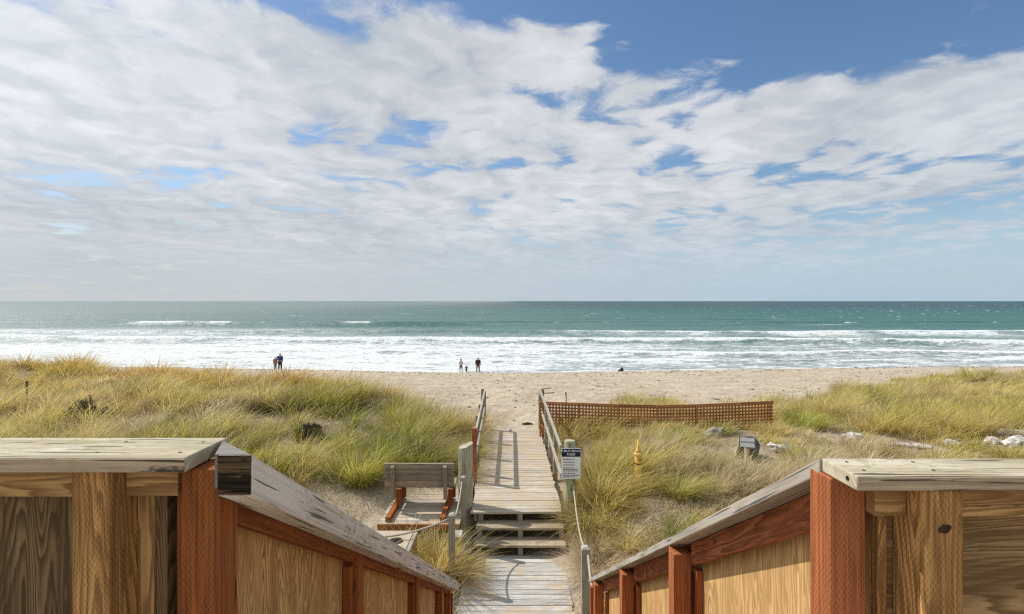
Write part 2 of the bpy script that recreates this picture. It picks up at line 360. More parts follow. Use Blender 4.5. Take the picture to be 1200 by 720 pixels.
def cover(X, D):
    """share of the ground hidden by grass, 0..1"""
    X = np.asarray(X, float); D = np.asarray(D, float)
    e = dmax(X) + 2.2 * (fbm(X / 3.0, D / 3.0, 5) - 0.5)
    g = sst(e - D, 0.0, 1.6)
    n = fbm(X / 1.5 + 5, D / 1.5, 31, 4)
    g = g * (0.55 + 0.45 * sst(n, 0.30, 0.52))
    def blob(cx, cd, rx, rd, amt): return 1 - amt * np.exp(-(((X - cx) / rx) ** 2 + ((D - cd) / rd) ** 2) * 1.2)
    g = g * blob(5.0, 12.6, 1.6, 0.9, 0.8) * blob(-3.1, 9.6, 0.9, 1.3, 0.95) * blob(8.5, 13.6, 2.2, 0.55, 0.8) * blob(12.5, 13.4, 3.5, 0.5, 0.75) * blob(-4.9, 12.9, 1.0, 0.9, 0.6) * blob(-6.5, 14.8, 0.9, 0.6, 0.6) * blob(7.2, 19.0, 1.5, 1.2, 0.7) * blob(1.6, 7.6, 0.5, 1.6, 0.3) * blob(5.6, 12.2, 0.8, 0.6, 0.9) * blob(-1.15, 8.0, 0.45, 1.1, 0.85) * blob(-11.7, 13.3, 1.3, 1.3, 0.95) * blob(2.45, 9.5, 0.3, 0.6, 0.8) * blob(-5.2, 12.3, 0.9, 1.1, 0.95) * blob(-2.3, 12.0, 0.5, 0.35, 0.6) * blob(-8.0, 21.3, 0.9, 0.5, 0.8) * blob(-4.0, 14.6, 0.7, 0.4, 0.7) * blob(-13.5, 20.5, 1.0, 0.6, 0.7) * blob(-6.6, 15.2, 0.8, 0.6, 0.7) * blob(3.6, 11.9, 0.7, 0.5, 0.4)
    p = np.maximum(sst(np.abs(X), 0.98, 1.35), sst(D, 16.9, 18.5))
    g = g * p
    return np.where(on_walk(X, D), 0, g)
def ground_z(X, D):
    X = np.asarray(X, float); D = np.asarray(D, float)
    d = drop0(X, D)
    off = np.maximum(sst(np.abs(X), 1.0, 2.2), sst(D, 17, 20))
    plat = 1 - np.exp(-(((X + 1.8) / 1.2) ** 2 + ((D - 9.8) / 1.6) ** 2) ** 2)
    hum = (fbm(X / 2.6, D / 2.6, 3, 4) - 0.5) * 0.5 * off * plat * sst(42 - D, 0, 12)
    foot = (fbm(X / 0.5, D / 0.5, 9, 3) - 0.5) * 0.10 * sst(D, 15.5, 19) * sst(shore(X) - D, 2, 6)
    foot = foot + (fbm(X / 3.0, D / 1.2, 19, 3) - 0.5) * 0.18 * sst(D, 19, 24) * sst(shore(X) - D, 4, 9)
    return CZ - d + hum + foot
def gz(x, d): return float(ground_z(np.array([x]), np.array([d]))[0])

def grid_mesh(name, XX, YY, ZZ, attrs, material, smooth=True):
    r, c = XX.shape; me = bpy.data.meshes.new(name)
    me.vertices.add(r * c); me.vertices.foreach_set('co', np.stack([XX, YY, ZZ], -1).astype(np.float32).ravel())
    idx = np.arange(r * c).reshape(r, c)
    q = np.stack([idx[:-1, :-1], idx[:-1, 1:], idx[1:, 1:], idx[1:, :-1]], -1).reshape(-1, 4)
    me.loops.add(q.size); me.loops.foreach_set('vertex_index', q.ravel().astype(np.int32))
    me.polygons.add(len(q)); me.polygons.foreach_set('loop_start', np.arange(0, q.size, 4, dtype=np.int32))
    me.update(calc_edges=True)
    me.polygons.foreach_set('use_smooth', np.ones(len(q), bool))
    for k, v in attrs.items():
        a = me.attributes.new(k, 'FLOAT', 'POINT'); a.data.foreach_set('value', v.astype(np.float32).ravel())
    me.materials.append(material); me.update()
    o = bpy.data.objects.new(name, me); COL.objects.link(o); return o

def axis(parts):
    out = [parts[0][0]]
    for a, b, st in parts: out += list(np.linspace(a, b, max(2, int(round((b - a) / st)) + 1))[1:])
    return np.array(out)
gx = axis([(-3000, -300, 450), (-300, -80, 20), (-80, -34, 2), (-34, -14, 0.5), (-14, 14, 0.16), (14, 34, 0.5), (34, 80, 2), (80, 300, 20), (300, 3000, 450)])
gy = axis([(-3000, -200, 400), (-200, -20, 15), (-20, 4, 1.5), (4, 22, 0.16), (22, 40, 0.3), (40, 70, 0.4), (70, 130, 6), (130, 400, 45)])
GX, GY = np.meshgrid(gx, gy)
GZ = ground_z(GX, GY); GC = cover(GX, GY)
wet = sst(GY - shore(GX) + 2.5 * (fbm(GX / 6, GY / 3, 83, 3) - 0.5), -3.2, -1.6)
def sand_mat():
    m, t = mat('dune_sand'); co = t.n('ShaderNodeTexCoord').outputs['Object']
    cov = t.attr('cover')[2]; wt = t.attr('wet')[2]
    n1 = t.noise(co, 0.6, 5, 0.6); n2 = t.noise(co, 9.0, 6, 0.7); n3 = t.noise(co, 60, 3, 0.6)
    c = t.mix(t.ss(n1, 0.3, 0.7), (0.42, 0.345, 0.25), (0.54, 0.46, 0.35))
    c = t.mix(t.m('MULTIPLY', t.ss(n2, 0.5, 0.7), 0.35), c, (0.30, 0.235, 0.165))
    sp = t.sep(co)
    tr = t.noise(t.xyz(t.m('MULTIPLY', sp[0], 0.45), t.m('MULTIPLY', sp[1], 1.7), 0), 1.0, 6, 0.72)
    c = t.mix(t.m('MULTIPLY', t.ss(tr, 0.52, 0.66), 0.5), c, (0.25, 0.195, 0.14))
    kn = t.noise(t.xyz(t.m('MULTIPLY', sp[0], 0.9), t.m('MULTIPLY', sp[1], 1.5), 4), 1.0, 5, 0.8)
    c = t.mix(t.m('MULTIPLY', t.ss(kn, 0.60, 0.67), 0.7), c, (0.10, 0.08, 0.055))
    th = t.noise(co, 26, 5, 0.75)
    thatch = t.mix(t.ss(th, 0.35, 0.65), (0.14, 0.105, 0.065), (0.40, 0.33, 0.22))
    c = t.mix(t.ss(t.m('ADD', cov, t.m('MULTIPLY', t.m('SUBTRACT', n2, 0.5), 0.8)), 0.25, 0.75), c, thatch)
    c = t.mix(t.m('MULTIPLY', wt, 0.8), c, (0.16, 0.125, 0.09))
    h = t.m('ADD', t.m('MULTIPLY', n2, 1.0), t.m('MULTIPLY', n3, 0.12))
    h = t.m('ADD', h, t.m('MULTIPLY', t.vor(co, 2.2), 1.3))
    rough = t.m('SUBTRACT', 0.95, t.m('MULTIPLY', wt, 0.45))
    finish(t, c, rough, t.bump(h, 0.9, 0.09), 0.25); return m
ground = grid_mesh('ground', GX, GY, GZ, {'cover': GC, 'wet': wet}, sand_mat())
tag(ground, kind='structure')

# ------------------------------------------------------------------ sea
def sea():
    d = [57.0]
    while d[-1] < 230: d.append(d[-1] * 1.0032)
    while d[-1] < 45000: d.append(d[-1] * 1.03)
    d = np.array(d); u = np.concatenate([np.linspace(-3, -1.25, 60)[:-1], np.linspace(-1.25, 1.25, 620), np.linspace(1.25, 3, 60)[1:]])
    U, D = np.meshgrid(u, d); X = U * D
    z = np.zeros_like(X); F = np.zeros_like(X)
    def crest(dk, amp, seed, h, w, env, wav=55.0, slant=0.0):
        yk = dk + amp * (fbm(X / wav + seed * 3.1, np.zeros_like(X) + seed, seed, 3) - 0.5) * 2 + slant * X
        s = D - yk
        prof = np.where(s < 0, np.exp(-(s / (w * 0.45)) ** 2), np.exp(-(s / w) ** 2))
        return s, h * env * prof
    on = lambda a, b, f=8.0: sst(X, a - f, a + f) * (1 - sst(X, b - f, b + f))
    br = lambda seed, sc=30.0: fbm(X / sc, np.full_like(X, seed * 1.7), seed, 3)
    # far unbroken swells with scattered whitecaps
    for i, dk in enumerate((196, 232, 280, 340, 430)):
        s, zz = crest(dk, 6, 40 + i, 0.55, 7 + i, 0.4 + br(60 + i, 70)); z += zz
    wc = fbm(X / 5.0, D / 4.0, 77, 3); far = sst(D, 150, 200) * (1 - sst(D, 900, 2500))
    F += far * sst(wc, 0.77, 0.84) * (0.4 + 0.3 * sst(X / D, 0.0, 0.9))
    # outermost wave: green face in the middle, broken at the left
    s, zz = crest(172, 2.0, 3, 1.15, 6.5, 0.25 + on(-72, -18, 12) + on(-132, -92, 6), 60); z += zz
    f1 = np.exp(-(s / 2.2) ** 2) * (on(-127, -111, 3) + on(-103, -95, 2) + 0.75 * on(-58, -45, 4) * sst(br(8, 5), 0.4, 0.6) + on(95, 112, 6) * .5)
    tr1 = np.where(s > 0, np.exp(-s / 6), np.exp(-(s / 2) ** 2)) * 0.5 * on(-132, -92, 6)
    F = np.maximum(F, np.maximum(f1, tr1))
    # foam wedge widening to the right
    s, zz = crest(133, 7, 5, 1.0, 6, 0.35 + 0.65 * br(5), 50); z += zz
    env = 0.25 + 0.75 * on(12, 140, 10); env = env * (0.6 + 0.4 * sst(br(15, 14), 0.35, 0.55))
    fr = np.exp(-(s / 3.0) ** 2) * 0.95; tl = np.where(s > 0, np.exp(-s / 11.0), np.exp(s / 25.0)) * 0.72
    F = np.maximum(F, np.maximum(fr, tl) * env)
    lft = on(-400, -25, 45); F = np.maximum(F, lft * (0.50 + 0.4 * (fbm(X / 20, D / 6, 51, 3) - 0.5)) * sst(D, 95, 110) * (1 - sst(D, 140, 175)))
    # main bore, a long white line
    s, zz = crest(102, 5.0, 7, 1.25, 4.5, 0.6 + 0.4 * br(7), 40, -0.055); z += zz
    env = 0.72 + 0.4 * sst(br(27, 12), 0.3, 0.55)
    fr = np.where(s > 0, np.exp(-(s / (3.0 + 4 * br(37, 9))) ** 2), np.exp(-(s / 2.0) ** 2)) * (0.75 + 0.5 * br(47, 6))
    tl = np.where(s > 0, np.exp(-s / 22.0) * 0.74, 0)
    F = np.maximum(F, np.maximum(fr, tl) * env)
    # inner bores
    s, zz = crest(81, 5.0, 9, 0.6, 3.5, 0.4 + 0.6 * br(9), 30, -0.03); z += zz
    fr = np.where(s > 0, np.exp(-(s / 3.0) ** 2), np.exp(-(s / 1.2) ** 2)) * (0.75 + 0.3 * sst(br(19, 12), 0.35, 0.6))
    tl = np.where(s > 0, np.exp(-s / 10.0) * 0.62, 0)
    F = np.maximum(F, np.maximum(fr, tl))
    s, zz = crest(70, 3.2, 13, 0.28, 2.2, 0.3 + br(13), 18, 0.02); z += zz
    fr = np.where(s > 0, np.exp(-(s / 3.2) ** 2), np.exp(-(s / 0.8) ** 2)) * (0.55 + 0.45 * sst(br(23, 10), 0.3, 0.6))
    F = np.maximum(F, fr)
    base = (1 - sst(D, 92, 122)) * (0.56 + 0.14 * (1 - sst(X / D, -0.3, 0.25)) - 0.06 * sst(X, 15, 40)); F = np.maximum(F, base + 0.36 * (fbm(X / 9, D / 3, 53, 3) - 0.5))
    # swash edge
    sw = D - (shore(X) + 0.2 + 1.6 * (fbm(X / 7, X * 0 + 3, 61, 3) - 0.5)); F = np.maximum(F, np.exp(-(sw / 0.8) ** 2) * (0.5 + 0.4 * fbm(X / 4, X * 0, 63, 2)))
    near = 1 - sst(D, 250, 420)
    z += near * (0.16 * (fbm(X / 4.5, D / 2.2, 71, 3) - 0.5) + 0.12 * (fbm(X / 1.6, D / 0.8, 73, 2) - 0.5) * (1 - sst(D, 100, 180)) + 0.25 * (fbm(X / 16, D / 7, 75, 2) - 0.5) * sst(D, 90, 150))
    z += 0.14 * np.clip(F, 0, 1) * near * (fbm(X / 0.9, D / 0.5, 79, 2) - 0.3)
    z *= 0.15 + 0.85 * sst(D - shore(X), 0.0, 14)
    z += 0.02
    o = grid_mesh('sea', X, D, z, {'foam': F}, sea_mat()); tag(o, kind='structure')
def sea_mat():
    m, t = mat('sea_water'); co = t.n('ShaderNodeTexCoord').outputs['Object']; sp = t.sep(co)
    fo = t.attr('foam')[2]
    st = t.noise(t.xyz(t.m('MULTIPLY', sp[0], 0.28), t.m('MULTIPLY', sp[1], 0.75), 0), 1.0, 7, 0.66, 0.9)
    st2 = t.noise(t.xyz(t.m('MULTIPLY', sp[0], 1.1), t.m('MULTIPLY', sp[1], 2.2), 7), 1.0, 5, 0.65, 0.6)
    nn = t.m('ADD', t.m('MULTIPLY', st, 0.6), t.m('MULTIPLY', st2, 0.4))
    k = t.m('ADD', fo, t.m('MULTIPLY', t.m('SUBTRACT', nn, 0.5), 2.1))
    mask = t.ss(k, 0.40, 0.68); soft = t.m('MULTIPLY', t.ss(k, 0.05, 0.7), 0.5)
    mask = t.m('MAXIMUM', mask, soft)
    far = t.ss(sp[1], 150, 900)
    wcol = t.mix(t.ss(sp[1], 60, 130), (0.085, 0.13, 0.12), (0.022, 0.115, 0.095))
    wcol = t.mix(far, wcol, (0.012, 0.062, 0.062))
    wcol = t.mix(t.ss(t.m('ADD', sp[0], t.m('MULTIPLY', t.m('SUBTRACT', t.noise(t.vm('MULTIPLY', co, (0.006, 0.012, 0.0)), 1.0, 4), 0.5), 300.0)), 150.0, -330.0), wcol, (0.15, 0.205, 0.19))  # paler water towards the left: sun glare put into the base colour
    w1 = t.noise(t.xyz(t.m('MULTIPLY', sp[0], 0.35), t.m('MULTIPLY', sp[1], 0.8), 1), 1.0, 6, 0.6, 0.3)
    w2 = t.noise(t.xyz(t.m('MULTIPLY', sp[0], 0.05), t.m('MULTIPLY', sp[1], 0.11), 2), 1.0, 7, 0.62, 0.3)
    h = t.m('ADD', t.m('MULTIPLY', w1, 0.5), t.m('MULTIPLY', w2, 2.2))
    nb = t.bump(h, 1.0, 0.9)
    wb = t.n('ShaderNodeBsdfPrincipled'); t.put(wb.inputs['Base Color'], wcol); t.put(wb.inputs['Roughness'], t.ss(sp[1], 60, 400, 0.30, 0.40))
    wb.inputs['IOR'].default_value = 1.33; wb.inputs['Specular IOR Level'].default_value = 0.42; t.put(wb.inputs['Normal'], nb)
    fb = t.n('ShaderNodeBsdfPrincipled'); fn = t.noise(co, 1.7, 6, 0.7)
    t.put(fb.inputs['Base Color'], t.mix(t.ss(fn, 0.3, 0.65), (0.50, 0.54, 0.54), (0.82, 0.84, 0.83))); fb.inputs['Roughness'].default_value = 0.9
    t.put(fb.inputs['Normal'], t.bump(fn, 0.8, 0.35))
    mx = t.n('ShaderNodeMixShader'); t.put(mx.inputs[0], mask); t.nt.links.new(wb.outputs[0], mx.inputs[1]); t.nt.links.new(fb.outputs[0], mx.inputs[2])
    o = t.n('ShaderNodeOutputMaterial'); t.nt.links.new(mx.outputs[0], o.inputs[0]); return m
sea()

# ------------------------------------------------------------------ grass
def grass_mat():
    m, t = mat('marram_grass'); c = t.attr('Col')[0]
    d = t.n('ShaderNodeBsdfDiffuse'); tr = t.n('ShaderNodeBsdfTranslucent'); g = t.n('ShaderNodeBsdfGlossy')
    t.put(d.inputs[0], c); t.put(tr.inputs[0], c); g.inputs['Roughness'].default_value = 0.45; g.inputs[0].default_value = (0.6, 0.6, 0.5, 1)
    a = t.n('ShaderNodeMixShader'); a.inputs[0].default_value = 0.55; t.nt.links.new(d.outputs[0], a.inputs[1]); t.nt.links.new(tr.outputs[0], a.inputs[2])
    b = t.n('ShaderNodeMixShader'); b.inputs[0].default_value = 0.05; t.nt.links.new(a.outputs[0], b.inputs[1]); t.nt.links.new(g.outputs[0], b.inputs[2])
    o = t.n('ShaderNodeOutputMaterial'); t.nt.links.new(b.outputs[0], o.inputs[0]); return m
M['grass'] = grass_mat()
def blades(name, bx, by, bz, L, az, tilt, curl, wid, col, lean=(0.22, -0.05), base=(0, 0, 0)):
    """one ribbon per blade; arrays of length n; col (n,3)"""
    n = len(bx); ts = np.array([0.0, 0.38, 0.72, 1.0])
    hx = np.cos(az); hy = np.sin(az)
    wa = az + np.pi / 2 + RNG.normal(0, 0.5, n)
    wx, wy = np.cos(wa), np.sin(wa)
    P = np.zeros((n, 7, 3), np.float32); C = np.ones((n, 7, 4), np.float32)
    tipc = np.clip(col * np.array([1.18, 1.08, 1.0]) + 0.015, 0, 0.82)
    i = 0
    for k, t in enumerate(ts):
        out = tilt * t + curl * t * t
        rise = t * np.cos(np.minimum(tilt, 1.3)) - 0.42 * curl * t ** 2.2
        x = bx + L * (hx * out + lean[0] * t * t); y = by + L * (hy * out + lean[1] * t * t); z = bz + L * rise
        w = wid * (1.0, 0.95, 0.66, 0.0)[k] * 0.5
        cc = col * (1 - t) + tipc * t
        for sgn in ((-1, 1) if k < 3 else (0,)):
            P[:, i, 0] = x + wx * w * sgn - base[0]; P[:, i, 1] = y + wy * w * sgn - base[1]; P[:, i, 2] = z - base[2]
            C[:, i, :3] = cc; i += 1
    tri = np.array([(0, 1, 3), (0, 3, 2), (2, 3, 5), (2, 5, 4), (4, 5, 6)], np.int32)
    T = (np.arange(n, dtype=np.int32)[:, None, None] * 7 + tri[None]).reshape(-1, 3)
    me = bpy.data.meshes.new(name); me.vertices.add(n * 7); me.vertices.foreach_set('co', P.ravel())
    me.loops.add(T.size); me.loops.foreach_set('vertex_index', T.ravel())
    me.polygons.add(len(T)); me.polygons.foreach_set('loop_start', np.arange(0, T.size, 3, dtype=np.int32))
    me.update(calc_edges=True)
    a = me.color_attributes.new('Col', 'FLOAT_COLOR', 'POINT'); a.data.foreach_set('color', C.ravel())
    me.materials.append(M['grass']); me.update()
    o = bpy.data.objects.new(name, me); COL.objects.link(o); o.location = base
    return o
GREEN = np.array([0.150, 0.225, 0.020]); LIME = np.array([0.46, 0.455, 0.068]); STRAW = np.array([0.74, 0.60, 0.235]); GOLD = np.array([0.56, 0.345, 0.060]); DEAD = np.array([0.66, 0.565, 0.41]); BROWN = np.array([0.20, 0.125, 0.06])
def lerp(a, b, t): return a[None] * (1 - t[:, None]) + b[None] * t[:, None] if a.ndim == 1 else a * (1 - t[:, None]) + (b[None] if b.ndim == 1 else b) * t[:, None]
def tussock_blades(cx, cd, rad, nb, h, col, spread=0.55, curl=0.35, wid=0.007, jit=0.22, dry=0.25):
    """expand tussock arrays into blade arrays"""
    rep = np.repeat(np.arange(len(cx)), nb); n = len(rep)
    a = RNG.uniform(0, 2 * np.pi, n); r = rad[rep] * np.sqrt(RNG.uniform(0, 1, n))
    bx = cx[rep] + r * np.cos(a); by = cd[rep] + r * np.sin(a)
    az = a + RNG.normal(0, 0.7, n)
    L = h[rep] * RNG.uniform(0.55, 1.12, n)
    tilt = np.abs(RNG.normal(0.12, 0.2, n)) * spread / 0.55 + 0.5 * spread * (r / np.maximum(rad[rep], 1e-3))
    cu = np.abs(RNG.normal(curl, 0.18, n))
    c = col[rep] * (1 + RNG.normal(0, jit, n))[:, None]
    dr = (RNG.uniform(0, 1, n) < dry); c[dr] = c[dr] * 0.3 + 0.7 * DEAD * RNG.uniform(0.7, 1.15, dr.sum())[:, None]
    c = np.clip(c, 0.01, 0.8)
    w = wid[rep] if hasattr(wid, '__len__') else np.full(n, wid)
    return bx, by, L, az, tilt, cu, w * RNG.uniform(0.7, 1.3, n), c
def layer(n, want, bl, hmul, radk, widk, seed, spread, curl, dry, dead_k, clump):
    D = 6.2 + (38.5 - 6.2) * RNG.uniform(0, 1, n); X = RNG.uniform(-1.12, 1.12, n) * D + RNG.uniform(-1.5, 1.5, n)
    area = 2.24 * D + 3; wn = np.interp(D, [6, 10, 16, 26, 38], want); have = n / (38.5 - 6.2) / area
    g = cover(X, D)
    if clump: g = g * (0.12 + 1.75 * sst(fbm(X / 0.9, D / 0.9, seed + 60, 2), 0.35, 0.65))
    keep = (RNG.uniform(0, 1, n) < np.clip(wn / have, 0, 1) * g) & ~((D < 6.9) & (np.abs(X) < 1.1)) & (D > 6.0)
    X, D = X[keep], D[keep]; m = len(X)
    big = fbm(X / 2.2, D / 2.2, 15, 3); n2 = fbm(X / 4.0, D / 4.0, 25, 3)
    hgt = hmul * (0.42 + 0.50 * sst(big, 0.35, 0.62)) * np.clip(RNG.normal(0.95, 0.28, m), 0.4, 1.7)
    right = sst(X, 0.5, 2.5); left = 1 - right
    hgt *= 1 - 0.12 * right * sst(D, 14, 18)
    # colours: greener near the walk on the left, golden along the left crest, straw at the right; every tussock has its own
    gr = 0.75 * np.exp(-(((X - 2.3) / 1.5) ** 2 + ((D - 12.0) / 2.2) ** 2)) * sst(fbm(X / 0.9, D / 0.9, 95, 2), 0.42, 0.6) + left * np.exp(-(((X + 3.6) / 3.0) ** 2 + ((D - 16.3) / 2.8) ** 2)) * 1.0 + 0.5 * np.exp(-(((X + 3.4) / 1.6) ** 2 + ((D - 11.8) / 1.2) ** 2))
    own = RNG.normal(0, 0.24, m)
    col = lerp(LIME, STRAW, np.clip(0.20 + 0.70 * sst(n2, 0.3, 0.7) + 0.22 * right - 0.8 * gr + own, 0, 1))
    col = lerp(col, GREEN, np.clip(gr * 0.95 + 0.55 * sst(fbm(X / 1.2, D / 1.2, 35, 2), 0.52, 0.75) + RNG.normal(0, 0.16, m), 0, 0.9))
    gold = left * sst(D - (dmax(X) - 6.5), 0, 4.5) * 0.60 * (1 - 0.8 * np.clip(gr, 0, 1)) + 0.22 * left * sst(n2, 0.45, 0.7)
    col = lerp(col, GOLD, np.clip(gold + RNG.normal(0, 0.12, m), 0, 0.85))
    dead = dead_k * sst(fbm(X / 1.7 + 9, D / 1.7, 45, 3), 0.52, 0.68) * (0.9 - 0.45 * sst(D, 15, 20))
    col = lerp(col, DEAD, np.clip(dead, 0, 0.9)); col = lerp(col, BROWN, np.clip(RNG.normal(-0.15, 0.34, m), 0, 0.8))
    hgt *= 1 - 0.4 * dead
    low = 1 - 0.62 * np.exp(-(((X - 5.35) / 0.75) ** 2 + ((D - 11.5) / 0.9) ** 2)) - 0.6 * np.exp(-(((X - 2.4) / 0.5) ** 2 + ((D - 9.4) / 0.9) ** 2)) - 0.4 * np.exp(-(((X - 10.5) / 4.5) ** 2 + ((D - 12.7) / 0.9) ** 2))
    low = low - 0.5 * np.exp(-(((X - 5.0) / 3.2) ** 4 + ((D - 14.1) / 0.75) ** 2))
    hgt *= np.maximum(low, 0.2)
    nb = np.maximum(3, np.round(np.interp(D, [6, 12, 20, 36], bl) * RNG.uniform(0.6, 1.4, m))).astype(int)
    rad = np.interp(D, [6, 12, 36], [0.6, 0.8, 1.4]) * radk * RNG.uniform(0.6, 1.5, m)
    wid = np.interp(D, [6, 12, 20, 36], [0.0068, 0.0095, 0.0150, 0.025]) * widk
    bx, by, L, az, ti, cu, w, c = tussock_blades(X, D, rad, nb, hgt, col, spread, curl, wid, 0.26, dry)
    ok = ~on_walk(bx, by)
    return [q[ok] for q in (bx, by, L, az, ti, cu, w, c)]
def field():
    A_ = layer(40000, [7.5, 7.0, 5.5, 3.6, 2.4], [130, 110, 75, 48], 1.06, 0.17, 1.0, 3, 0.62, 0.42, 0.16, 0.8, True)
    B_ = layer(60000, [22, 18, 11, 5, 3], [20, 16, 13, 11], 0.55, 0.24, 0.9, 8, 0.7, 0.5, 0.5, 1.0, False)
    bx, by, L, az, ti, cu, w, c = [np.concatenate(q) for q in zip(A_, B_)]
    bz = ground_z(bx, by) - 0.03
    o = blades('dune_grass', bx, by, bz, L, az, ti, cu, w, c, (0.26, -0.05))
    tag(o, 'yellow green marram grass covering the dunes on both sides of the walk', 'grass', kind='stuff')
    # fallen litter: short dead stems lying over the bare patches
    n = 90000
    D = RNG.uniform(6.5, 22, n); X = RNG.uniform(-1.1, 1.1, n) * D
    g = cover(X, D); e = dmax(X) - D
    k = (RNG.uniform(0, 1, n) < 0.7 * sst(e, 0.3, 2) * (1 - 0.5 * g)) & (np.abs(X) > 1.05) & ~on_walk(X, D)
    k &= fbm(X / 0.8, D / 0.8, 91, 3) > 0.40
    X, D = X[k], D[k]; m = len(X)
    c = lerp(DEAD, BROWN, RNG.uniform(0, 1, m) ** 1.6) * RNG.uniform(0.65, 1.2, m)[:, None]
    o = blades('dead_grass_litter', X, D, ground_z(X, D) + 0.01, RNG.uniform(0.10, 0.34, m), RNG.uniform(0, 6.283, m), RNG.uniform(0.6, 1.15, m), RNG.uniform(0, 0.3, m), RNG.uniform(0.006, 0.012, m), np.clip(c, 0.01, 0.7), (0.1, 0))
    tag(o, 'dry grey brown stems lying on the bare sand between the tufts', 'dead grass', kind='stuff')
field()
def tussock(px, py, d, r, h, n, col, label, spread=0.8, curl=0.55, dry=0.3, wid=0.0065, name='grass_tussock', lean=(0.2, -0.1), group='separate grass tussocks by the walk', jit=0.28):
    x = (px - PX) / F0 * d; z = gz(x, d)
    m = max(6, n // 45)
    a = RNG.uniform(0, 6.283, m); rr = r * 0.55 * np.sqrt(RNG.uniform(0, 1, m))
    cx = x + rr * np.cos(a); cd = d + rr * np.sin(a)
    cols = np.tile(np.array(col)[None], (m, 1)) * RNG.uniform(0.8, 1.2, m)[:, None]
    bx, by, L, az, ti, cu, w, c = tussock_blades(cx, cd, np.full(m, r * 0.4), np.full(m, n // m), np.full(m, h), cols, spread, curl, wid, jit, dry)
    # blades fan out from the heart of the tussock
    az = np.arctan2(by - d, bx - x) + RNG.normal(0, 0.5, len(bx))
    o = blades(name, bx, by, np.full(len(bx), z) - 0.02 + 0 * bx, L, az, ti, cu, w, c, lean, (x, d, z))
    tag(o, label, 'grass tussock', group); return o
YG = LIME * 0.75 + GREEN * 0.35
tussock(493, 585, 11.9, 0.55, 0.85, 1500, YG, 'broad green tussock with a dark heart right behind the bench back', dry=0.15)
tussock(530, 560, 11.6, 0.34, 0.72, 900, LIME * 0.5 + DEAD * 0.5, 'pale straw tussock drooping beside the thick green pile', curl=0.8, dry=0.6)
tussock(543, 535, 13.2, 0.42, 0.75, 1200, YG, 'green tussock leaning on the left boardwalk rail posts', dry=0.12)
tussock(506, 655, 8.25, 0.34, 0.85, 1100, STRAW * 0.6 + GOLD * 0.5, 'tall golden tussock between the rope post and the bin box', spread=0.5, curl=0.4, dry=0.25, lean=(-0.12, -0.1))
tussock(541, 668, 8.5, 0.2, 0.42, 450, STRAW * 0.8, 'short straw tuft spilling onto the lower walk edge', curl=0.8, dry=0.5, lean=(0.25, -0.2))
tussock(420, 570, 10.9, 0.5, 0.95, 1300, LIME * 0.95, 'tall yellow green tussock left of the bench', spread=0.6, curl=0.35, dry=0.15)
tussock(690, 590, 9.6, 0.5, 0.72, 1200, LIME * 0.4 + STRAW * 0.35, 'shaggy olive tussock right of the beach rules sign', dry=0.4, curl=0.6)
tussock(728, 565, 10.9, 0.32, 0.8, 900, YG * 0.9 + GOLD * 0.15, 'upright green tussock left of the yellow marker post', spread=0.5, curl=0.3, dry=0.12, lean=(-0.1, -0.05))
tussock(700, 650, 8.3, 0.5, 0.66, 1700, DEAD * 0.85, 'flattened grey tussock beside the right rope post', spread=0.9, curl=0.75, dry=0.8, lean=(0.45, -0.2))
tussock(796, 600, 9.7, 0.34, 0.62, 900, YG * 0.8 + STRAW * 0.15, 'spiky green tussock on bare ground below the yellow marker post', spread=0.7, curl=0.5, dry=0.25)
tussock(940, 500, 15.0, 0.6, 0.75, 1000, YG, 'round green tussock behind the white rocks', spread=0.6, dry=0.1, wid=0.01)
tussock(318, 492, 16.0, 0.55, 0.7, 900, BROWN * 0.8 + GREEN * 0.2, 'dark withered tussock in the middle of the left dune', spread=0.8, curl=0.8, dry=0.3, wid=0.01)

# ------------------------------------------------------------------ landing walls and stair walls
def screws(t, pts, parent=None, r=0.0045):
    for p in pts:
        b = MB(); p = Vector(p); b.tube([p, p + Vector((0, 0, 0.0015))], r, 10); t.part('screw', b, M['steel'], parent)
DZ = CZ - 1.49               # landing deck level
# left landing wall
t = Thing('guard_wall', 'wooden guard wall with wide pale cap on the left of the landing', 'wall', (-1.8, 1.47, DZ))
b = MB(); b.box(-3.2, -0.886, 1.37, 1.575, Z(0.46), Z(0.42), 'x', 0.5)
cap = t.part('cap', b, M['cap_pale'], bevel=0.004)
screws(t, [(x, y, Z(0.42)) for x in (-0.93, -1.16, -1.62) for y in (1.42, 1.525)], cap)
b = MB(); b.box(-3.198, -0.8845, 1.3675, 1.3695, Z(0.4575), Z(0.4235), 'x', 0.4); t.part('cap_edge', b, M['cap_edge'], cap, 'grey blackened front edge of the cap')
b = MB(); b.box(-1.21, -1.106, 1.395, 1.515, DZ, Z(0.463), 'z', 0.5); t.part('post', b, M['brown'], bevel=0.005)
b = MB(); b.box(-2.32, -2.21, 1.395, 1.515, DZ, Z(0.463), 'z', 0.6); t.part('post', b, M['brown'], bevel=0.005)
b = MB(); b.box(-1.104, -0.955, 1.45, 1.49, Z(0.553), Z(0.464), 'x', 0.4); b.box(-3.2, -1.212, 1.45, 1.49, Z(0.555), Z(0.464), 'x', 0.35); t.part('top_rail', b, M['tan'], bevel=0.003)
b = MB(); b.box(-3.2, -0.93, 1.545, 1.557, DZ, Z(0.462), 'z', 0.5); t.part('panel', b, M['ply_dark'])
b = MB(); b.box(-1.053, -1.02, 1.50, 1.54, DZ, Z(0.50), 'z', 0.3); t.part('trim', b, M['ply_dark'], bevel=0.003)
b = MB(); b.box(-1.104, -1.055, 1.495, 1.517, DZ, Z(0.50), 'z', 0.6); t.part('trim', b, M['tan'], bevel=0.003)
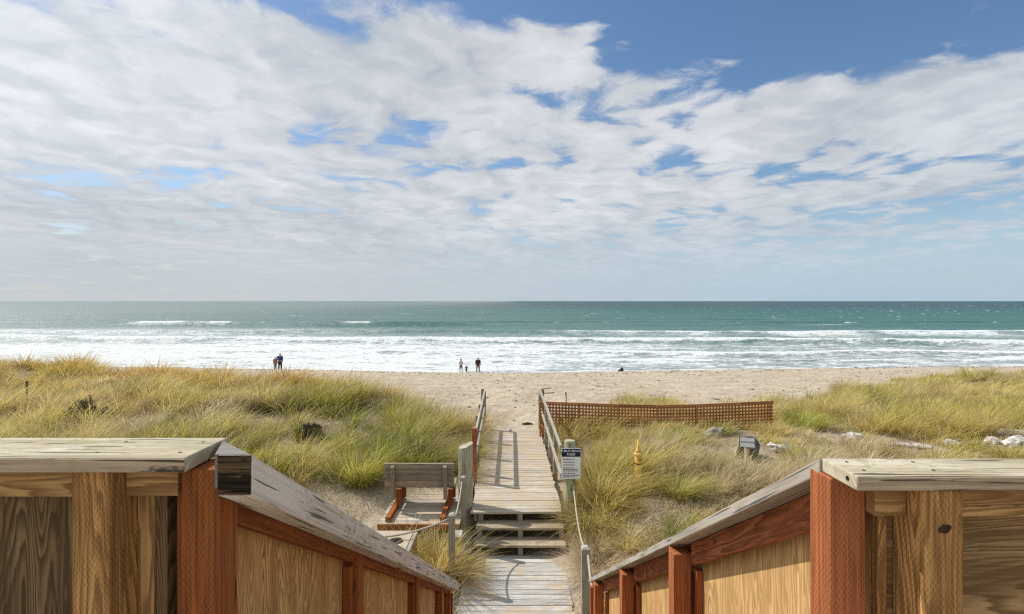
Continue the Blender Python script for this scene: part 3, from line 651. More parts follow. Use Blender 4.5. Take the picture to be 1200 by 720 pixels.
# left stair wall
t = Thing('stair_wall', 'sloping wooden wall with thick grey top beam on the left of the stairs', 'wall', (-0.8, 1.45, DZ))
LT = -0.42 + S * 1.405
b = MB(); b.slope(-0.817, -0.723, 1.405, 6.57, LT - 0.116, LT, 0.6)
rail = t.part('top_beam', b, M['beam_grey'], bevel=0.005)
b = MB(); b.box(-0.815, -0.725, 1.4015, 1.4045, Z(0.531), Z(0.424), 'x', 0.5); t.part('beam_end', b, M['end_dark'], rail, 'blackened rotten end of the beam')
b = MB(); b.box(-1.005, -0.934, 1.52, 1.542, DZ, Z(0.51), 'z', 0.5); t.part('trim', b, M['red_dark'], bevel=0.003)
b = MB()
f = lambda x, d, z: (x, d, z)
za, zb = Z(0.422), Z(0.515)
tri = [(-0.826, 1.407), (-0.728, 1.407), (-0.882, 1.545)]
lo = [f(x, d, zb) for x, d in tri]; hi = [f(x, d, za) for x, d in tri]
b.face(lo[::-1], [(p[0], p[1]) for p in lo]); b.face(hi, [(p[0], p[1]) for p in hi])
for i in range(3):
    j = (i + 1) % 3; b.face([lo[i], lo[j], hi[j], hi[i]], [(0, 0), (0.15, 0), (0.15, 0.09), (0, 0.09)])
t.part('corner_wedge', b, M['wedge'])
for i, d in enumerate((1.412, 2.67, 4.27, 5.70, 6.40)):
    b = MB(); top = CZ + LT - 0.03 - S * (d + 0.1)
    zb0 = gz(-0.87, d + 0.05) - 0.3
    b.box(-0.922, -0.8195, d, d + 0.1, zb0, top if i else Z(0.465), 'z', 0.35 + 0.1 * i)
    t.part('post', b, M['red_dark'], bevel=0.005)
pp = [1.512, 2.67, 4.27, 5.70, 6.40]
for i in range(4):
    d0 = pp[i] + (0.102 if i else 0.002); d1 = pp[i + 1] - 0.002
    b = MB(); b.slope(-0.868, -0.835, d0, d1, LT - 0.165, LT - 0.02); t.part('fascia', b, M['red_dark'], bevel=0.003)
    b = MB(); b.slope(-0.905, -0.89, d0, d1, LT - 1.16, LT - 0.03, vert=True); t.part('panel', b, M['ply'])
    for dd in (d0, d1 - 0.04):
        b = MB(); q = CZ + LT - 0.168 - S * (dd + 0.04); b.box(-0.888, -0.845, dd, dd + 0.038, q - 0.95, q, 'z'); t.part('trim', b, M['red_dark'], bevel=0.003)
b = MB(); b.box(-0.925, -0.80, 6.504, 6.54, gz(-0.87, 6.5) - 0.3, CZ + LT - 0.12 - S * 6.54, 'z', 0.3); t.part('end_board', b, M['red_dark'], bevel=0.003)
# right landing wall
t = Thing('guard_wall', 'wooden guard wall with narrow pale cap on the right of the landing', 'wall', (1.8, 1.4, DZ))
b = MB(); b.box(0.878, 3.2, 1.317, 1.467, Z(0.489), Z(0.45), 'x', 0.5); cap = t.part('cap', b, M['cap_pale'], bevel=0.004)
screws(t, [(x, y, Z(0.45)) for x in (0.925, 1.11, 1.6) for y in (1.36, 1.43)], cap)
b = MB(); b.box(0.880, 3.198, 1.3145, 1.3165, Z(0.4865), Z(0.4535), 'x', 0.5); t.part('cap_edge', b, M['cap_edge'], cap, 'greyer front edge of the cap')
b = MB(); b.tube([(0.8785, 1.353, Z(0.468)), (0.876, 1.353, Z(0.468))], 0.006, 10); t.part('bolt_hole', b, M['hole_shade'], cap)
b = MB(); b.box(1.06, 1.165, 1.33, 1.44, DZ, Z(0.492), 'z', 0.7); t.part('post', b, M['brown'], bevel=0.005)
b = MB(); kn = [(1.115 + 0.021 * math.cos(a_) * (0.80 + 0.06 * math.sin(2 * a_ + 1) + 0.05 * math.sin(5 * a_)), 1.3295, Z(0.592) + 0.012 * math.sin(a_) * (1 + 0.12 * math.sin(4 * a_)) + 0.003 * math.cos(a_)) for a_ in [i * 0.349 for i in range(18)]]
b.face(kn, [(p_[0] * 3, p_[2]) for p_ in kn]); t.part('knot', b, plain('knot_wood', (0.045, 0.022, 0.010), 0.8, 0.6, 120), None, 'dark knot in the post')
b = MB(); b.box(2.2, 2.31, 1.33, 1.44, DZ, Z(0.492), 'z', 0.6); t.part('post', b, M['brown'], bevel=0.005)
b = MB(); b.box(0.972, 1.058, 1.385, 1.425, Z(0.582), Z(0.493), 'x', 0.4); b.box(1.167, 3.2, 1.385, 1.425, Z(0.584), Z(0.493), 'x', 0.5); t.part('top_rail', b, M['tan'], bevel=0.003)
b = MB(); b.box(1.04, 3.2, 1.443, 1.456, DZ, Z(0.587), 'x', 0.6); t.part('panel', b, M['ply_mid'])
b = MB(); b.box(1.012, 1.038, 1.43, 1.455, DZ, Z(0.50), 'z', 0.6); t.part('trim', b, M['brown'], bevel=0.003)
# right stair wall
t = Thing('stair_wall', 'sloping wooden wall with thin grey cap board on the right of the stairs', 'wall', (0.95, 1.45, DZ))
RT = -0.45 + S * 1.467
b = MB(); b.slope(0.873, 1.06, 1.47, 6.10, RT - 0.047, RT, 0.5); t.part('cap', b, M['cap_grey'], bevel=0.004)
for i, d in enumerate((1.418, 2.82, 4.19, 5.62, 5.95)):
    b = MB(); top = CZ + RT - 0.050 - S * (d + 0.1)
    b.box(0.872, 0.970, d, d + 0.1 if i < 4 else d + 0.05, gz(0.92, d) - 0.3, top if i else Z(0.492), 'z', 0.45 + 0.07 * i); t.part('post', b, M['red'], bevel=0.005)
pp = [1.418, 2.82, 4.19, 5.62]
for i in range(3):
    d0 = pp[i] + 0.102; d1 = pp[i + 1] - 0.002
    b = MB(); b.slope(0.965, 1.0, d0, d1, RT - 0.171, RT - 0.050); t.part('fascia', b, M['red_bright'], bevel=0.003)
    b = MB(); b.slope(1.02, 1.034, d0 - 0.05, d1 + 0.05, RT - 1.2, RT - 0.050, vert=True); t.part('panel', b, M['ply_soft'])
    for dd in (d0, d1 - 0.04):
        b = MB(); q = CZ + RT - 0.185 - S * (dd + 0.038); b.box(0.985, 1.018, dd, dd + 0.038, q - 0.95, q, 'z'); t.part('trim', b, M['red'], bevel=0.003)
# landing deck and stairs (below the frame, seen when stepping aside)
t = Thing('landing_deck', 'weathered plank landing deck behind the guard walls', 'deck', (0, 0, DZ))
for i in range(24):
    y = 1.6 - 0.145 * (i + 1); b = MB() if i == 0 else b; b.box(-3.2, 3.2, y, y + 0.14, DZ - 0.04, DZ - 0.002, 'x')
t.part('planks', b, M['plank'])
b = MB()
for x in (-3.1, 3.0):
    for y in (-1.7, 1.35): b = MB(); b.box(x, x + 0.1, y, y + 0.1, gz(x, y) - 0.3, DZ - 0.045, 'z'); t.part('support', b, M['brown'])
t = Thing('staircase', 'wooden staircase descending between the two sloping walls', 'stairs', (0, 4, Z(4.55)))
nst = 16; run = (6.35 - 1.6) / nst
for i in range(nst - 1):
    b = MB(); y = 1.6 + run * i; z = DZ - (4.55 - 1.49) / nst * (i + 1); b.box(-0.815, 0.865, y + 0.005, y + run + 0.03, z - 0.04, z, 'x'); t.part('tread', b, M['tread'])

# ------------------------------------------------------------------ boardwalk
DECK = 3.96; LOW = 4.55
t = Thing('lower_walk', 'sandy grey plank walk at the foot of the stairs', 'boardwalk', (0, 7.7, Z(LOW)))
b = MB(); y = 6.0
while y < 9.15:
    w = 0.138 + random.uniform(-0.004, 0.004); j = random.uniform(-0.02, 0.02)
    b.box(-0.86 + j, 0.86 + j, y, y + w - 0.011, Z(LOW) - 0.045, Z(LOW) + random.uniform(-0.004, 0.003), 'x'); y += w
t.part('planks', b, M['plank_grey'], bevel=0.003)
b = MB()
for x in (-0.75, 0, 0.7): b.box(x, x + 0.05, 6.0, 9.1, Z(LOW) - 0.16, Z(LOW) - 0.05, 'y')
t.part('joists', b, M['brown'])
YAW = math.atan(0.0187); PV = Vector((0.03, 9.62, 0)); MY = Matrix.Translation(PV) @ Matrix.Rotation(YAW, 4, 'Z') @ Matrix.Translation(-PV)
t = Thing('steps', 'two broad weathered steps up to the raised boardwalk', 'steps', (0.05, 9.4, Z(LOW)))
for (d0, d1, dr, x0, x1) in ((9.36, 9.72, 4.15, -0.73, 0.89), (9.09, 9.45, 4.34, -0.75, 0.905)):
    b = MB(); mid = (d0 + d1) / 2
    b.box(x0, x1, d0, mid - 0.006, Z(dr) - 0.045, Z(dr), 'x'); b.box(x0 + 0.01, x1 - 0.008, mid + 0.006, d1, Z(dr) - 0.045, Z(dr) - 0.003, 'x')
    t.part('tread', b, M['tread'], bevel=0.006)
for x in (-0.70, 0.045, 0.80):
    b = MB(); b.box(x, x + 0.09, 9.14, 9.355, Z(LOW) - 0.12, Z(4.387), 'y'); b.box(x, x + 0.09, 9.357, 9.60, Z(LOW) - 0.12, Z(4.197), 'y'); b.box(x, x + 0.09, 9.64, 9.80, Z(LOW) - 0.1, Z(DECK + 0.047), 'z')
    t.part('stringer', b, M['post_grey'], bevel=0.004)
t = Thing('raised_boardwalk', 'pale raised plank boardwalk leading to the beach', 'boardwalk', (0.03, 9.62, Z(DECK)))
b = MB(); y = 9.62
while y < 15.8:
    w = 0.138 + random.uniform(-0.004, 0.004); j = random.uniform(-0.02, 0.02)
    b.box(-0.83 + j, 0.88 + j, y, y + w - 0.010, Z(DECK) - 0.042, Z(DECK) + random.uniform(-0.004, 0.003), 'x', M=MY); y += w
t.part('planks', b, M['plank'], bevel=0.003)
b = MB()
for x in (-0.78, 0.03, 0.80): b.box(x, x + 0.06, 9.7, 15.75, Z(DECK) - 0.2, Z(DECK) - 0.045, 'y', M=MY)
t.part('joists', b, M['post_grey'])
b = MB()
for i in range(4):
    b.box(-0.8, 0.85, 15.85 + 0.3 * i, 16.13 + 0.3 * i, Z(4.12 + 0.16 * i), Z(4.08 + 0.16 * i), 'x', M=MY)
t.part('end_steps', b, M['plank'], bevel=0.003)
# railings
def railing(sgn, label, near_d, x_near):
    X0 = lambda d: (PV.x + sgn * (0.885) - 0.0187 * (d - 9.62))
    t = Thing('boardwalk_railing', label, 'railing', (X0(12), 12, Z(DECK)))
    H = 1.10
    for d, h in ((15.88, 1.24), (14.4, H), (13.0, H), (11.75, H)):
        b = MB(); x = X0(d) + sgn * 0.045; zg = gz(x, d) - 0.25
        b.box(x - 0.045, x + 0.045, d - 0.045, d + 0.045, zg, Z(DECK) + h - (0.0 if d > 15 else 0.05), 'z'); t.part('post', b, M['post_grey'], bevel=0.006)
    up = [(X0(near_d) - sgn * 0.02, near_d, Z(DECK) + H), (X0(15.85) - sgn * 0.02, 15.85, Z(DECK) + H + 0.06)]
    b = MB(); b.beam(up[0], up[1], 0.045, 0.09); t.part('handrail', b, M['rail_grey'], bevel=0.005)
    b = MB(); b.beam((up[0][0], near_d - 0.1, Z(DECK) + H - 0.52), (up[1][0], 15.85, Z(DECK) + H - 0.46), 0.045, 0.09); t.part('mid_rail', b, M['rail_grey'], bevel=0.005)
    # short sloping rails beside the steps to the sand
    for d, h in ((16.75, 1.02),):
        b = MB(); x = X0(d) + sgn * 0.02; b.box(x - 0.045, x + 0.045, d - 0.045, d + 0.045, gz(x, d) - 0.3, Z(DECK) + h - 0.0, 'z'); t.part('post', b, M['post_grey'], bevel=0.006)
    b = MB(); b.beam((X0(15.9), 15.93, Z(DECK) + 1.02), (X0(16.75), 16.75, Z(DECK) + 0.98), 0.04, 0.09); t.part('step_rail', b, M['post_grey'])
    return t, X0
t, X0 = railing(-1, 'grey wooden railing with red end post on the left of the boardwalk', 11.3, 0)
b = MB(); x = -0.90; b.box(x - 0.05, x + 0.05, 11.18, 11.28, Z(DECK) - 0.5, Z(2.81) + 0.02, 'z', 0.7); t.part('post', b, M['red_bright'], None, 'red brown end post', bevel=0.005)
t, X0 = railing(1, 'grey wooden railing on the right of the boardwalk ending at the sign', 10.0, 0)
b = MB(); z = Z(DECK) + 1.2
b.beam((X0(15.9) + 0.0, 15.95, z + 0.02), (X0(15.9) + 0.32, 16.0, z + 0.05), 0.06, 0.03); b.beam((X0(15.9) + 0.06, 15.97, z - 0.12), (X0(15.9) + 0.42, 16.0, z - 0.10), 0.05, 0.03)
t.part('loose_slat', b, M['rail_grey'])

# ------------------------------------------------------------------ bench corner
t = Thing('bench_platform', 'low plank platform beside the boardwalk carrying the bench', 'platform', (-1.7, 10, Z(DECK + 0.1)))
b = MB(); y = 9.1
while y < 11.3:
    w = 0.14; b.box(-2.44, -0.99 if y < 9.75 else -0.90, y, y + w - 0.01, Z(DECK) - 0.04, Z(DECK) + random.uniform(-0.004, 0.002), 'x'); y += w
t.part('planks', b, M['plank'], bevel=0.003)
b = MB(); b.box(-2.445, -1.0, 9.055, 9.097, Z(DECK) - 0.11, Z(DECK) + 0.004, 'x', 0.5); t.part('rim_board', b, M['red_dark'], bevel=0.004)
b = MB(); b.box(-2.44, -2.40, 9.1, 11.2, Z(DECK) - 0.2, Z(DECK) - 0.045, 'y'); t.part('side_board', b, M['red_dark'])
b = MB(); b.box(-1.05, -1.0, 9.1, 11.2, Z(DECK) - 0.3, Z(DECK) - 0.045, 'y'); t.part('side_board', b, M['red_dark'])
BX = -1.81
t = Thing('park_bench', 'weathered wooden bench seen from behind on its low platform', 'bench', (BX, 9.75, Z(DECK)))
tl = Matrix.Translation((BX, 9.62, Z(3.52))) @ Matrix.Rotation(R(9), 4, 'X')
# backrest leans toward the viewer
tl = Matrix.Translation((BX, 9.66, Z(3.52))) @ Matrix.Rotation(R(8), 4, 'X')
for k in range(4):
    b = MB(); b.box(-0.655, 0.655, 0.0, 0.035, 0.02 + 0.117 * k, 0.02 + 0.117 * k + 0.107, 'x', M=tl); t.part('back_slat', b, M['bench'], bevel=0.004)
for x in (-0.52, 0.46):
    b = MB(); b.box(x, x + 0.07, -0.085, -0.003, -0.20, 0.445, 'z', M=tl); t.part('upright', b, M['bench'], bevel=0.005)
    b = MB(); b.box(BX + x + 0.075, BX + x + 0.165, 9.68, 9.77, Z(DECK) + 0.09, Z(3.56), 'z'); t.part('leg', b, M['red_dark'], bevel=0.004)
    b = MB(); b.box(BX + x + 0.075, BX + x + 0.165, 10.08, 10.17, Z(DECK) + 0.09, Z(3.56), 'z'); t.part('leg', b, M['red_dark'], bevel=0.004)
    b = MB(); b.box(BX + x + 0.0, BX + x + 0.09, 9.16, 10.3, Z(DECK) + 0.004, Z(DECK) + 0.088, 'y'); t.part('skid', b, M['red_dark'], bevel=0.004)
for k in range(3):
    b = MB(); b.box(BX - 0.655, BX + 0.655, 9.76 + 0.15 * k, 9.90 + 0.15 * k, Z(3.557), Z(3.517), 'x'); t.part('seat_slat', b, M['bench'], bevel=0.004)
# bin box
t = Thing('bin_box', 'pale wooden bin box with a round black opening in its lid', 'bin', (-1.93, 8.03, gz(-1.93, 8.03)))
zt = Z(3.75)
b = MB(); zz = zt - 0.02
b.box(-2.28, -1.60, 7.70, 8.34, gz(-1.93, 8) - 0.15, zz - 0.022, 'z'); t.part('box', b, M['tan'], bevel=0.004)
bm = MB(); n = 40
cx, cy, rx = -1.87, 8.0, 0.125
def sq(a):
    c, s_ = math.cos(a), math.sin(a); k = min((( -1.66 if c > 0 else -2.30) - cx) / c if abs(c) > 1e-6 else 9, ((8.36 if s_ > 0 else 7.68) - cy) / s_ if abs(s_) > 1e-6 else 9); return cx + c * k, cy + s_ * k
angs = sorted([2 * math.pi * i / n for i in range(n)] + [math.atan2(yy - cy, xx - cx) % (2 * math.pi) for xx in (-1.66, -2.30) for yy in (7.68, 8.36)])
for i, a in enumerate(angs):
    a2 = angs[(i + 1) % len(angs)]
    p = [(cx + rx * math.cos(a), cy + rx * math.sin(a)), (cx + rx * math.cos(a2), cy + rx * math.sin(a2)), sq(a2), sq(a)]
    p = [p[0], p[3], p[2], p[1]]
    bm.face([(x, y, zt) for x, y in p], [(x + 3, y) for x, y in p]); bm.face([(x, y, zt - 0.022) for x, y in p[::-1]], [(x + 3, y) for x, y in p[::-1]])
    bm.face([(p[0][0], p[0][1], zt - 0.022), (p[0][0], p[0][1], zt), (p[3][0], p[3][1], zt), (p[3][0], p[3][1], zt - 0.022)], [(0, 0), (0.02, 0), (0.02, 0.02), (0, 0.02)])
    bm.face([(p[1][0], p[1][1], zt), (p[1][0], p[1][1], zt - 0.022), (p[2][0], p[2][1], zt - 0.022), (p[2][0], p[2][1], zt)], [(0, 0), (0.02, 0), (0.02, 0.1), (0, 0.1)])
lid = t.part('lid', bm, M['plank'])
b = MB(); b.tube([(cx, cy, zt - 0.019), (cx, cy, zt - 0.0215)], 0.1249, 32); t.part('opening', b, M['hole_shade'], lid)
b = MB(); b.box(-1.645, -1.59, 7.68, 8.36, zt - 0.05, zt + 0.004, 'y', 0.6); t.part('lid_batten', b, M['rail_grey'], lid, bevel=0.003)
# pile, posts and ropes
t = Thing('timber_pile', 'thick green treated timber pile with slanted top beside the boardwalk', 'post', (-0.965, 9.95, Z(4.3)))
b = MB(); nn = 24
b.tube([(-0.965, 9.95, gz(-0.96, 9.95) - 0.3), (-0.965, 9.95, Z(3.4)), (-0.965, 9.95, Z(2.80))], [0.145, 0.140, 0.136], nn)
for i in range(nn * 2, nn * 3):
    x, y, z = b.v[i]; b.v[i] = (x, y, z + 0.35 * (x + 0.965) + 0.1 * (y - 9.95) + random.uniform(-0.008, 0.008))
t.part('trunk', b, M['pile'], smooth=False)
def post(name, px, label, d, topdrop, w, material, cap=None, x=None, group='posts carrying the rope'):
    x = (px - PX) / F0 * d if x is None else x; g = gz(x, d)
    t = Thing(name, label, 'post', (x, d, g), group)
    b = MB(); h = w / 2
    zt_ = Z(topdrop)
    b.box(x - h, x + h, d - h, d + h, g - 0.3, zt_ - h * 0.5, 'z', 0.5)
    t.part('shaft', b, material, bevel=0.006)
    b = MB(); c = [(x - h, d - h, zt_ - h * .5), (x + h, d - h, zt_ - h * .5), (x + h, d + h, zt_ - h * .5), (x - h, d + h, zt_ - h * .5)]
    k = 0.55; c += [(x - h * k, d - h * k, zt_), (x + h * k, d - h * k, zt_), (x + h * k, d + h * k, zt_), (x - h * k, d + h * k, zt_)]
    b.hexa(c, (0, 0, 1), 0.9); t.part('pointed_top', b, M['rail_grey'])
    return Vector((x, d, zt_))
A = post('rope_post', 529.5, 'grey rope post with pale chamfered top beside the golden tussock', 8.15, 3.38, 0.10, M['post_grey'])
B = post('rope_post', 543, 'grey rope post in front of the thick green pile', 9.35, 3.20, 0.085, M['post_grey'])
C_ = post('rope_post', 686, 'grey rope post near the foot of the right stair wall', 7.3, 3.49, 0.115, M['post_grey'])
E_ = post('rope_post', 380, 'grey rope post hidden behind the left stair wall', 7.9, 3.5, 0.10, M['post_grey'])
def rope(p, q, sag, r, label):
    p, q = Vector(p), Vector(q); pts = []
    for i in range(25):
        t_ = i / 24; v = p.lerp(q, t_); v.z -= sag * 4 * t_ * (1 - t_); pts.append(v)
    b = MB(); b.tube(pts, r, 8)
    t = Thing('rope', label, 'rope', pts[0], 'ropes slung between the posts'); t.part('strand', b, M['rope'], smooth=True)
dn = Vector((0, 0, -0.09))
rope(A + dn + Vector((-0.05, 0, 0)), E_ + dn, 0.16, 0.017, 'sagging rope slung in front of the bench')
rope(A + dn + Vector((0.03, 0.05, 0.0)), B + dn + Vector((-0.02, -0.055, 0)), 0.12, 0.015, 'rope from the grey post up to the pile post')
SPX, SPD = 1.07, 10.05
rope((SPX + 0.06, SPD - 0.12, Z(3.60)), C_ + dn + Vector((0.0, 0.06, 0.03)), 0.22, 0.015, 'pale rope hanging from the rules sign post to the post below')
rope(C_ + dn * 1.1 + Vector((0.03, -0.06, 0)), (0.93, 6.03, Z(3.46)), 0.10, 0.017, 'thick twisted rope running from the last post to the right stair wall')
t = Thing('step_block', 'small grey wooden block step at the platform corner', 'step', (-1.0, 9.0, Z(4.3)))
b = MB(); b.box(-1.10, -0.95, 8.8, 9.04, Z(4.3), Z(4.08), 'y', 0.5); t.part('block', b, M['tan'], bevel=0.004)
b = MB(); b.box(-1.12, -0.93, 8.78, 9.046, Z(4.078), Z(4.04), 'y', 0.6); t.part('top_board', b, M['plank_grey'], bevel=0.004)

# ------------------------------------------------------------------ signs
def text(body, size, loc, material, name, parent, base, rz=0.0, bold=0.0, align='CENTER'):
    cu = bpy.data.curves.new(name, 'FONT'); cu.body = body; cu.size = size; cu.align_x = align; cu.align_y = 'CENTER'
    cu.extrude = 0.0008; cu.offset = bold
    tmp = bpy.data.objects.new('tmp', cu); COL.objects.link(tmp)
    dg = bpy.context.evaluated_depsgraph_get(); me = bpy.data.meshes.new_from_object(tmp.evaluated_get(dg))
    bpy.data.objects.remove(tmp); me.materials.clear(); me.materials.append(material)
    o = bpy.data.objects.new(name, me); COL.objects.link(o)
    o.location = Vector(loc) - Vector(base); o.rotation_euler = (R(90), 0, rz); o.parent = parent
    return o
g = gz(SPX, SPD)
t = Thing('rules_sign', 'PUBLIC BEACH RULES notice board on a round topped green post', 'sign', (SPX, SPD, g))
b = MB(); nn = 20
b.tube([(SPX, SPD, g - 0.3), (SPX, SPD, Z(2.76)), (SPX, SPD, Z(2.745)), (SPX, SPD, Z(2.735))], [0.112, 0.108, 0.106, 0.096], nn); t.part('post', b, M['pile'], smooth=False)
sx = 1.075; sy = SPD - 0.15
b = MB(); b.box(sx - 0.185, sx + 0.185, sy, sy + 0.012, Z(3.44), Z(2.85), 'z'); pn = t.part('board', b, M['signwhite'])
b = MB(); b.box(sx - 0.183, sx + 0.183, sy - 0.003, sy - 0.0005, Z(3.01), Z(2.853), 'z'); t.part('header', b, M['navy'], pn)
text('PUBLIC BEACH', 0.058, (sx, sy - 0.005, Z(2.90)), M['white_ink'], 'lettering', pn, t.base, bold=0.001).parent = pn
text('RULES', 0.058, (sx, sy - 0.005, Z(2.965)), M['white_ink'], 'lettering', pn, t.base, bold=0.001)
b = MB(); rr = random.Random(3)
for k, zz in enumerate((3.06, 3.115, 3.17, 3.225, 3.255, 3.285, 3.33, 3.37, 3.40)):
    x = sx - 0.15; xe = sx + 0.15 * rr.uniform(0.3, 1.0)
    b = MB()
    while x < xe:
        w = rr.uniform(0.012, 0.045); b.box(x, min(x + w, xe), sy - 0.003, sy - 0.0008, Z(zz + 0.007), Z(zz - 0.007), 'x'); x += w + 0.010
    t.part('print_line', b, M['ink'], pn)
# small sign
sd = 11.7; sx = (876 - PX) / F0 * sd; sg = gz(sx, sd)
t = Thing('dune_sign', 'small white KEEP OFF THE DUNES sign on a low wooden post', 'sign', (sx, sd, sg))
b = MB(); b.box(sx - 0.045, sx + 0.045, sd - 0.02, sd + 0.07, sg - 0.3, Z(3.2), 'z'); t.part('post', b, M['pile'], bevel=0.004)
MR = Matrix.Translation((sx - 0.02, sd - 0.035, Z(3.22))) @ Matrix.Rotation(R(5), 4, 'Y') @ Matrix.Rotation(R(-14), 4, 'X')
b = MB(); b.box(-0.18, 0.18, 0.0, 0.012, -0.12, 0.12, 'x', M=MR); bo = t.part('board', b, M['rubber'], None, 'dark rim of the board')
b = MB(); b.box(-0.165, 0.165, -0.004, -0.0005, -0.105, 0.105, 'x', M=MR); fc = t.part('face', b, M['signwhite'], bo)
o = text('KEEP OFF THE DUNES', 0.033, MR @ Vector((0, -0.0065, 0)), M['ink'], 'lettering', bo, t.base, bold=0.0012); o.rotation_euler = (MR.to_3x3() @ Matrix.Rotation(R(90), 3, 'X')).to_euler()
# pipe behind the small sign
t = Thing('drain_pipe', 'dark grey ribbed pipe end sticking out of the sand behind the dune sign', 'pipe', (sx + 0.18, 12.3, sg))
b = MB(); p0 = Vector((sx + 0.06, 12.35, Z(3.64))); p1 = Vector((sx + 0.33, 12.05, Z(3.60))); pts = []; rad = []
p0 = Vector((sx + 0.42, 12.5, Z(3.50))); p1 = Vector((sx + 0.12, 12.02, Z(3.62)))
for i in range(17): pts.append(p0.lerp(p1, i / 16)); rad.append(0.22 + (0.012 if i % 2 else 0))
b.tube(pts, rad, 24, cap=False); a_ = (p1 - p0).normalized()
t.part('shell', b, M['rubber'], smooth=False)
b = MB(); b.tube([p1 + a_ * -0.05, p1 + a_ * -0.052], [0.218, 0.218], 24); t.part('mouth', b, M['hole_shade'])
b = MB(); b.beam(p1 + Vector((-0.22, -0.02, -0.16)), p1 + Vector((0.12, -0.06, -0.20)), 0.03, 0.03); t.part('brace', b, M['steel'])
# yellow marker post
yd = 10.25; yx = (748 - PX) / F0 * yd; yg = gz(yx, yd)
t = Thing('marker_post', 'yellow marker post with black band and thin pointed top', 'post', (yx, yd, yg))
H = Z(2.98) - yg
V_ = lambda z: (yx, yd, yg + z)
b = MB(); b.tube([V_(-0.3), V_(H - 0.28)], 0.07, 20); t.part('shaft', b, M['yellow'], smooth=False, bevel=0)
b = MB(); b.tube([V_(H - 0.28), V_(H - 0.255)], 0.074, 20); t.part('band', b, M['steel'])
b = MB(); b.tube([V_(H - 0.255), V_(H - 0.11), V_(H - 0.10), V_(H - 0.06), V_(H - 0.05)], [0.071, 0.071, 0.083, 0.083, 0.066], 20); t.part('collar', b, M['yellow'])
b = MB(); b.tube([V_(H - 0.05), V_(H), V_(H + 0.07), V_(H + 0.20)], [0.066, 0.05, 0.026, 0.014], 16); t.part('tip', b, M['yellow'], smooth=True)
b = MB(); b.tube([(yx + 0.02, yd - 0.069, yg + H - 0.18), (yx + 0.02, yd - 0.078, yg + H - 0.18)], 0.03, 14); t.part('cap_nut', b, plain('ochre_plastic', (0.50, 0.22, 0.04), 0.5))

# ------------------------------------------------------------------ lattice fence
t = Thing('lattice_fence', 'red brown lattice fence half sunk in the grass right of the boardwalk', 'fence', (4.2, 15, gz(4.2, 15)))
LD = 15.0
fx = lambda px: (px - PX) / F0 * LD
cuts = [632, 678, 724, 769.5, 816, 865, 906]
topy = lambda x: Z(np.interp(x, [fx(632), fx(724), fx(770), fx(820), fx(906)], [2.94, 3.02, 3.045, 3.02, 2.925]))
pitch, sw = 0.092, 0.046
for i in range(len(cuts) - 1):
    x0, x1 = fx(cuts[i]) + 0.002, fx(cuts[i + 1]) - 0.002; b = MB(); x = x0 + 0.01
    hh = 0.98
    while x < x1 - 0.03:
        zt_ = topy(x); b.box(x, x + sw, LD - 0.009, LD, zt_ - hh, zt_ - 0.01, 'z'); x += pitch
    k = 0
    while k * pitch < hh - 0.05:
        za, zc = topy(x0) - 0.055 - k * pitch, topy(x1) - 0.055 - k * pitch
        b.hexa([(x0, LD - 0.019, za - sw), (x1, LD - 0.019, zc - sw), (x1, LD - 0.010, zc - sw), (x0, LD - 0.010, za - sw), (x0, LD - 0.019, za), (x1, LD - 0.019, zc), (x1, LD - 0.010, zc), (x0, LD - 0.010, za)], (1, 0, 0)); k += 1
    za, zc = topy(x0), topy(x1)
    b.hexa([(x0, LD - 0.03, za - 0.045), (x1, LD - 0.03, zc - 0.045), (x1, LD + 0.012, zc - 0.045), (x0, LD + 0.012, za - 0.045), (x0, LD - 0.03, za), (x1, LD - 0.03, zc), (x1, LD + 0.012, zc), (x0, LD + 0.012, za)], (1, 0, 0))
    t.part('lattice_panel', b, M['lattice'])
for px in cuts[2:]:
    x = fx(px) if px < 900 else fx(px) - 0.1; b = MB(); b.box(x - 0.025, x + 0.025, LD - 0.075, LD - 0.033, gz(x, LD) - 0.3, topy(x) + 0.01, 'z'); t.part('post', b, M['lattice'], bevel=0.004)
x = fx(663); tt = Thing('metal_stake', 'thin dark metal stake standing taller than the lattice fence', 'stake', (x, LD - 0.1, gz(x, LD)))
b = MB(); b.box(x - 0.012, x + 0.012, LD - 0.12, LD - 0.095, gz(x, LD) - 0.2, Z(2.72), 'z'); b.box(x - 0.03, x + 0.012, LD - 0.12, LD - 0.095, Z(2.718), Z(2.66), 'z'); tt.part('bar', b, M['steel'])
d = 16.4; x = (31.5 - PX) / F0 * d; g = gz(x, d)
tt = Thing('metal_stake', 'short dark metal stake in the grass at the far left', 'stake', (x, d, g)); b = MB(); b.box(x - 0.018, x + 0.018, d - 0.018, d + 0.018, g - 0.2, at(31, 449, d).z, 'z'); tt.part('bar', b, M['steel']); b = MB(); b.box(x - 0.03, x + 0.03, d - 0.03, d + 0.03, at(31, 449, d).z + 0.001, at(31, 447, d).z, 'z'); tt.part('cap', b, M['steel'])

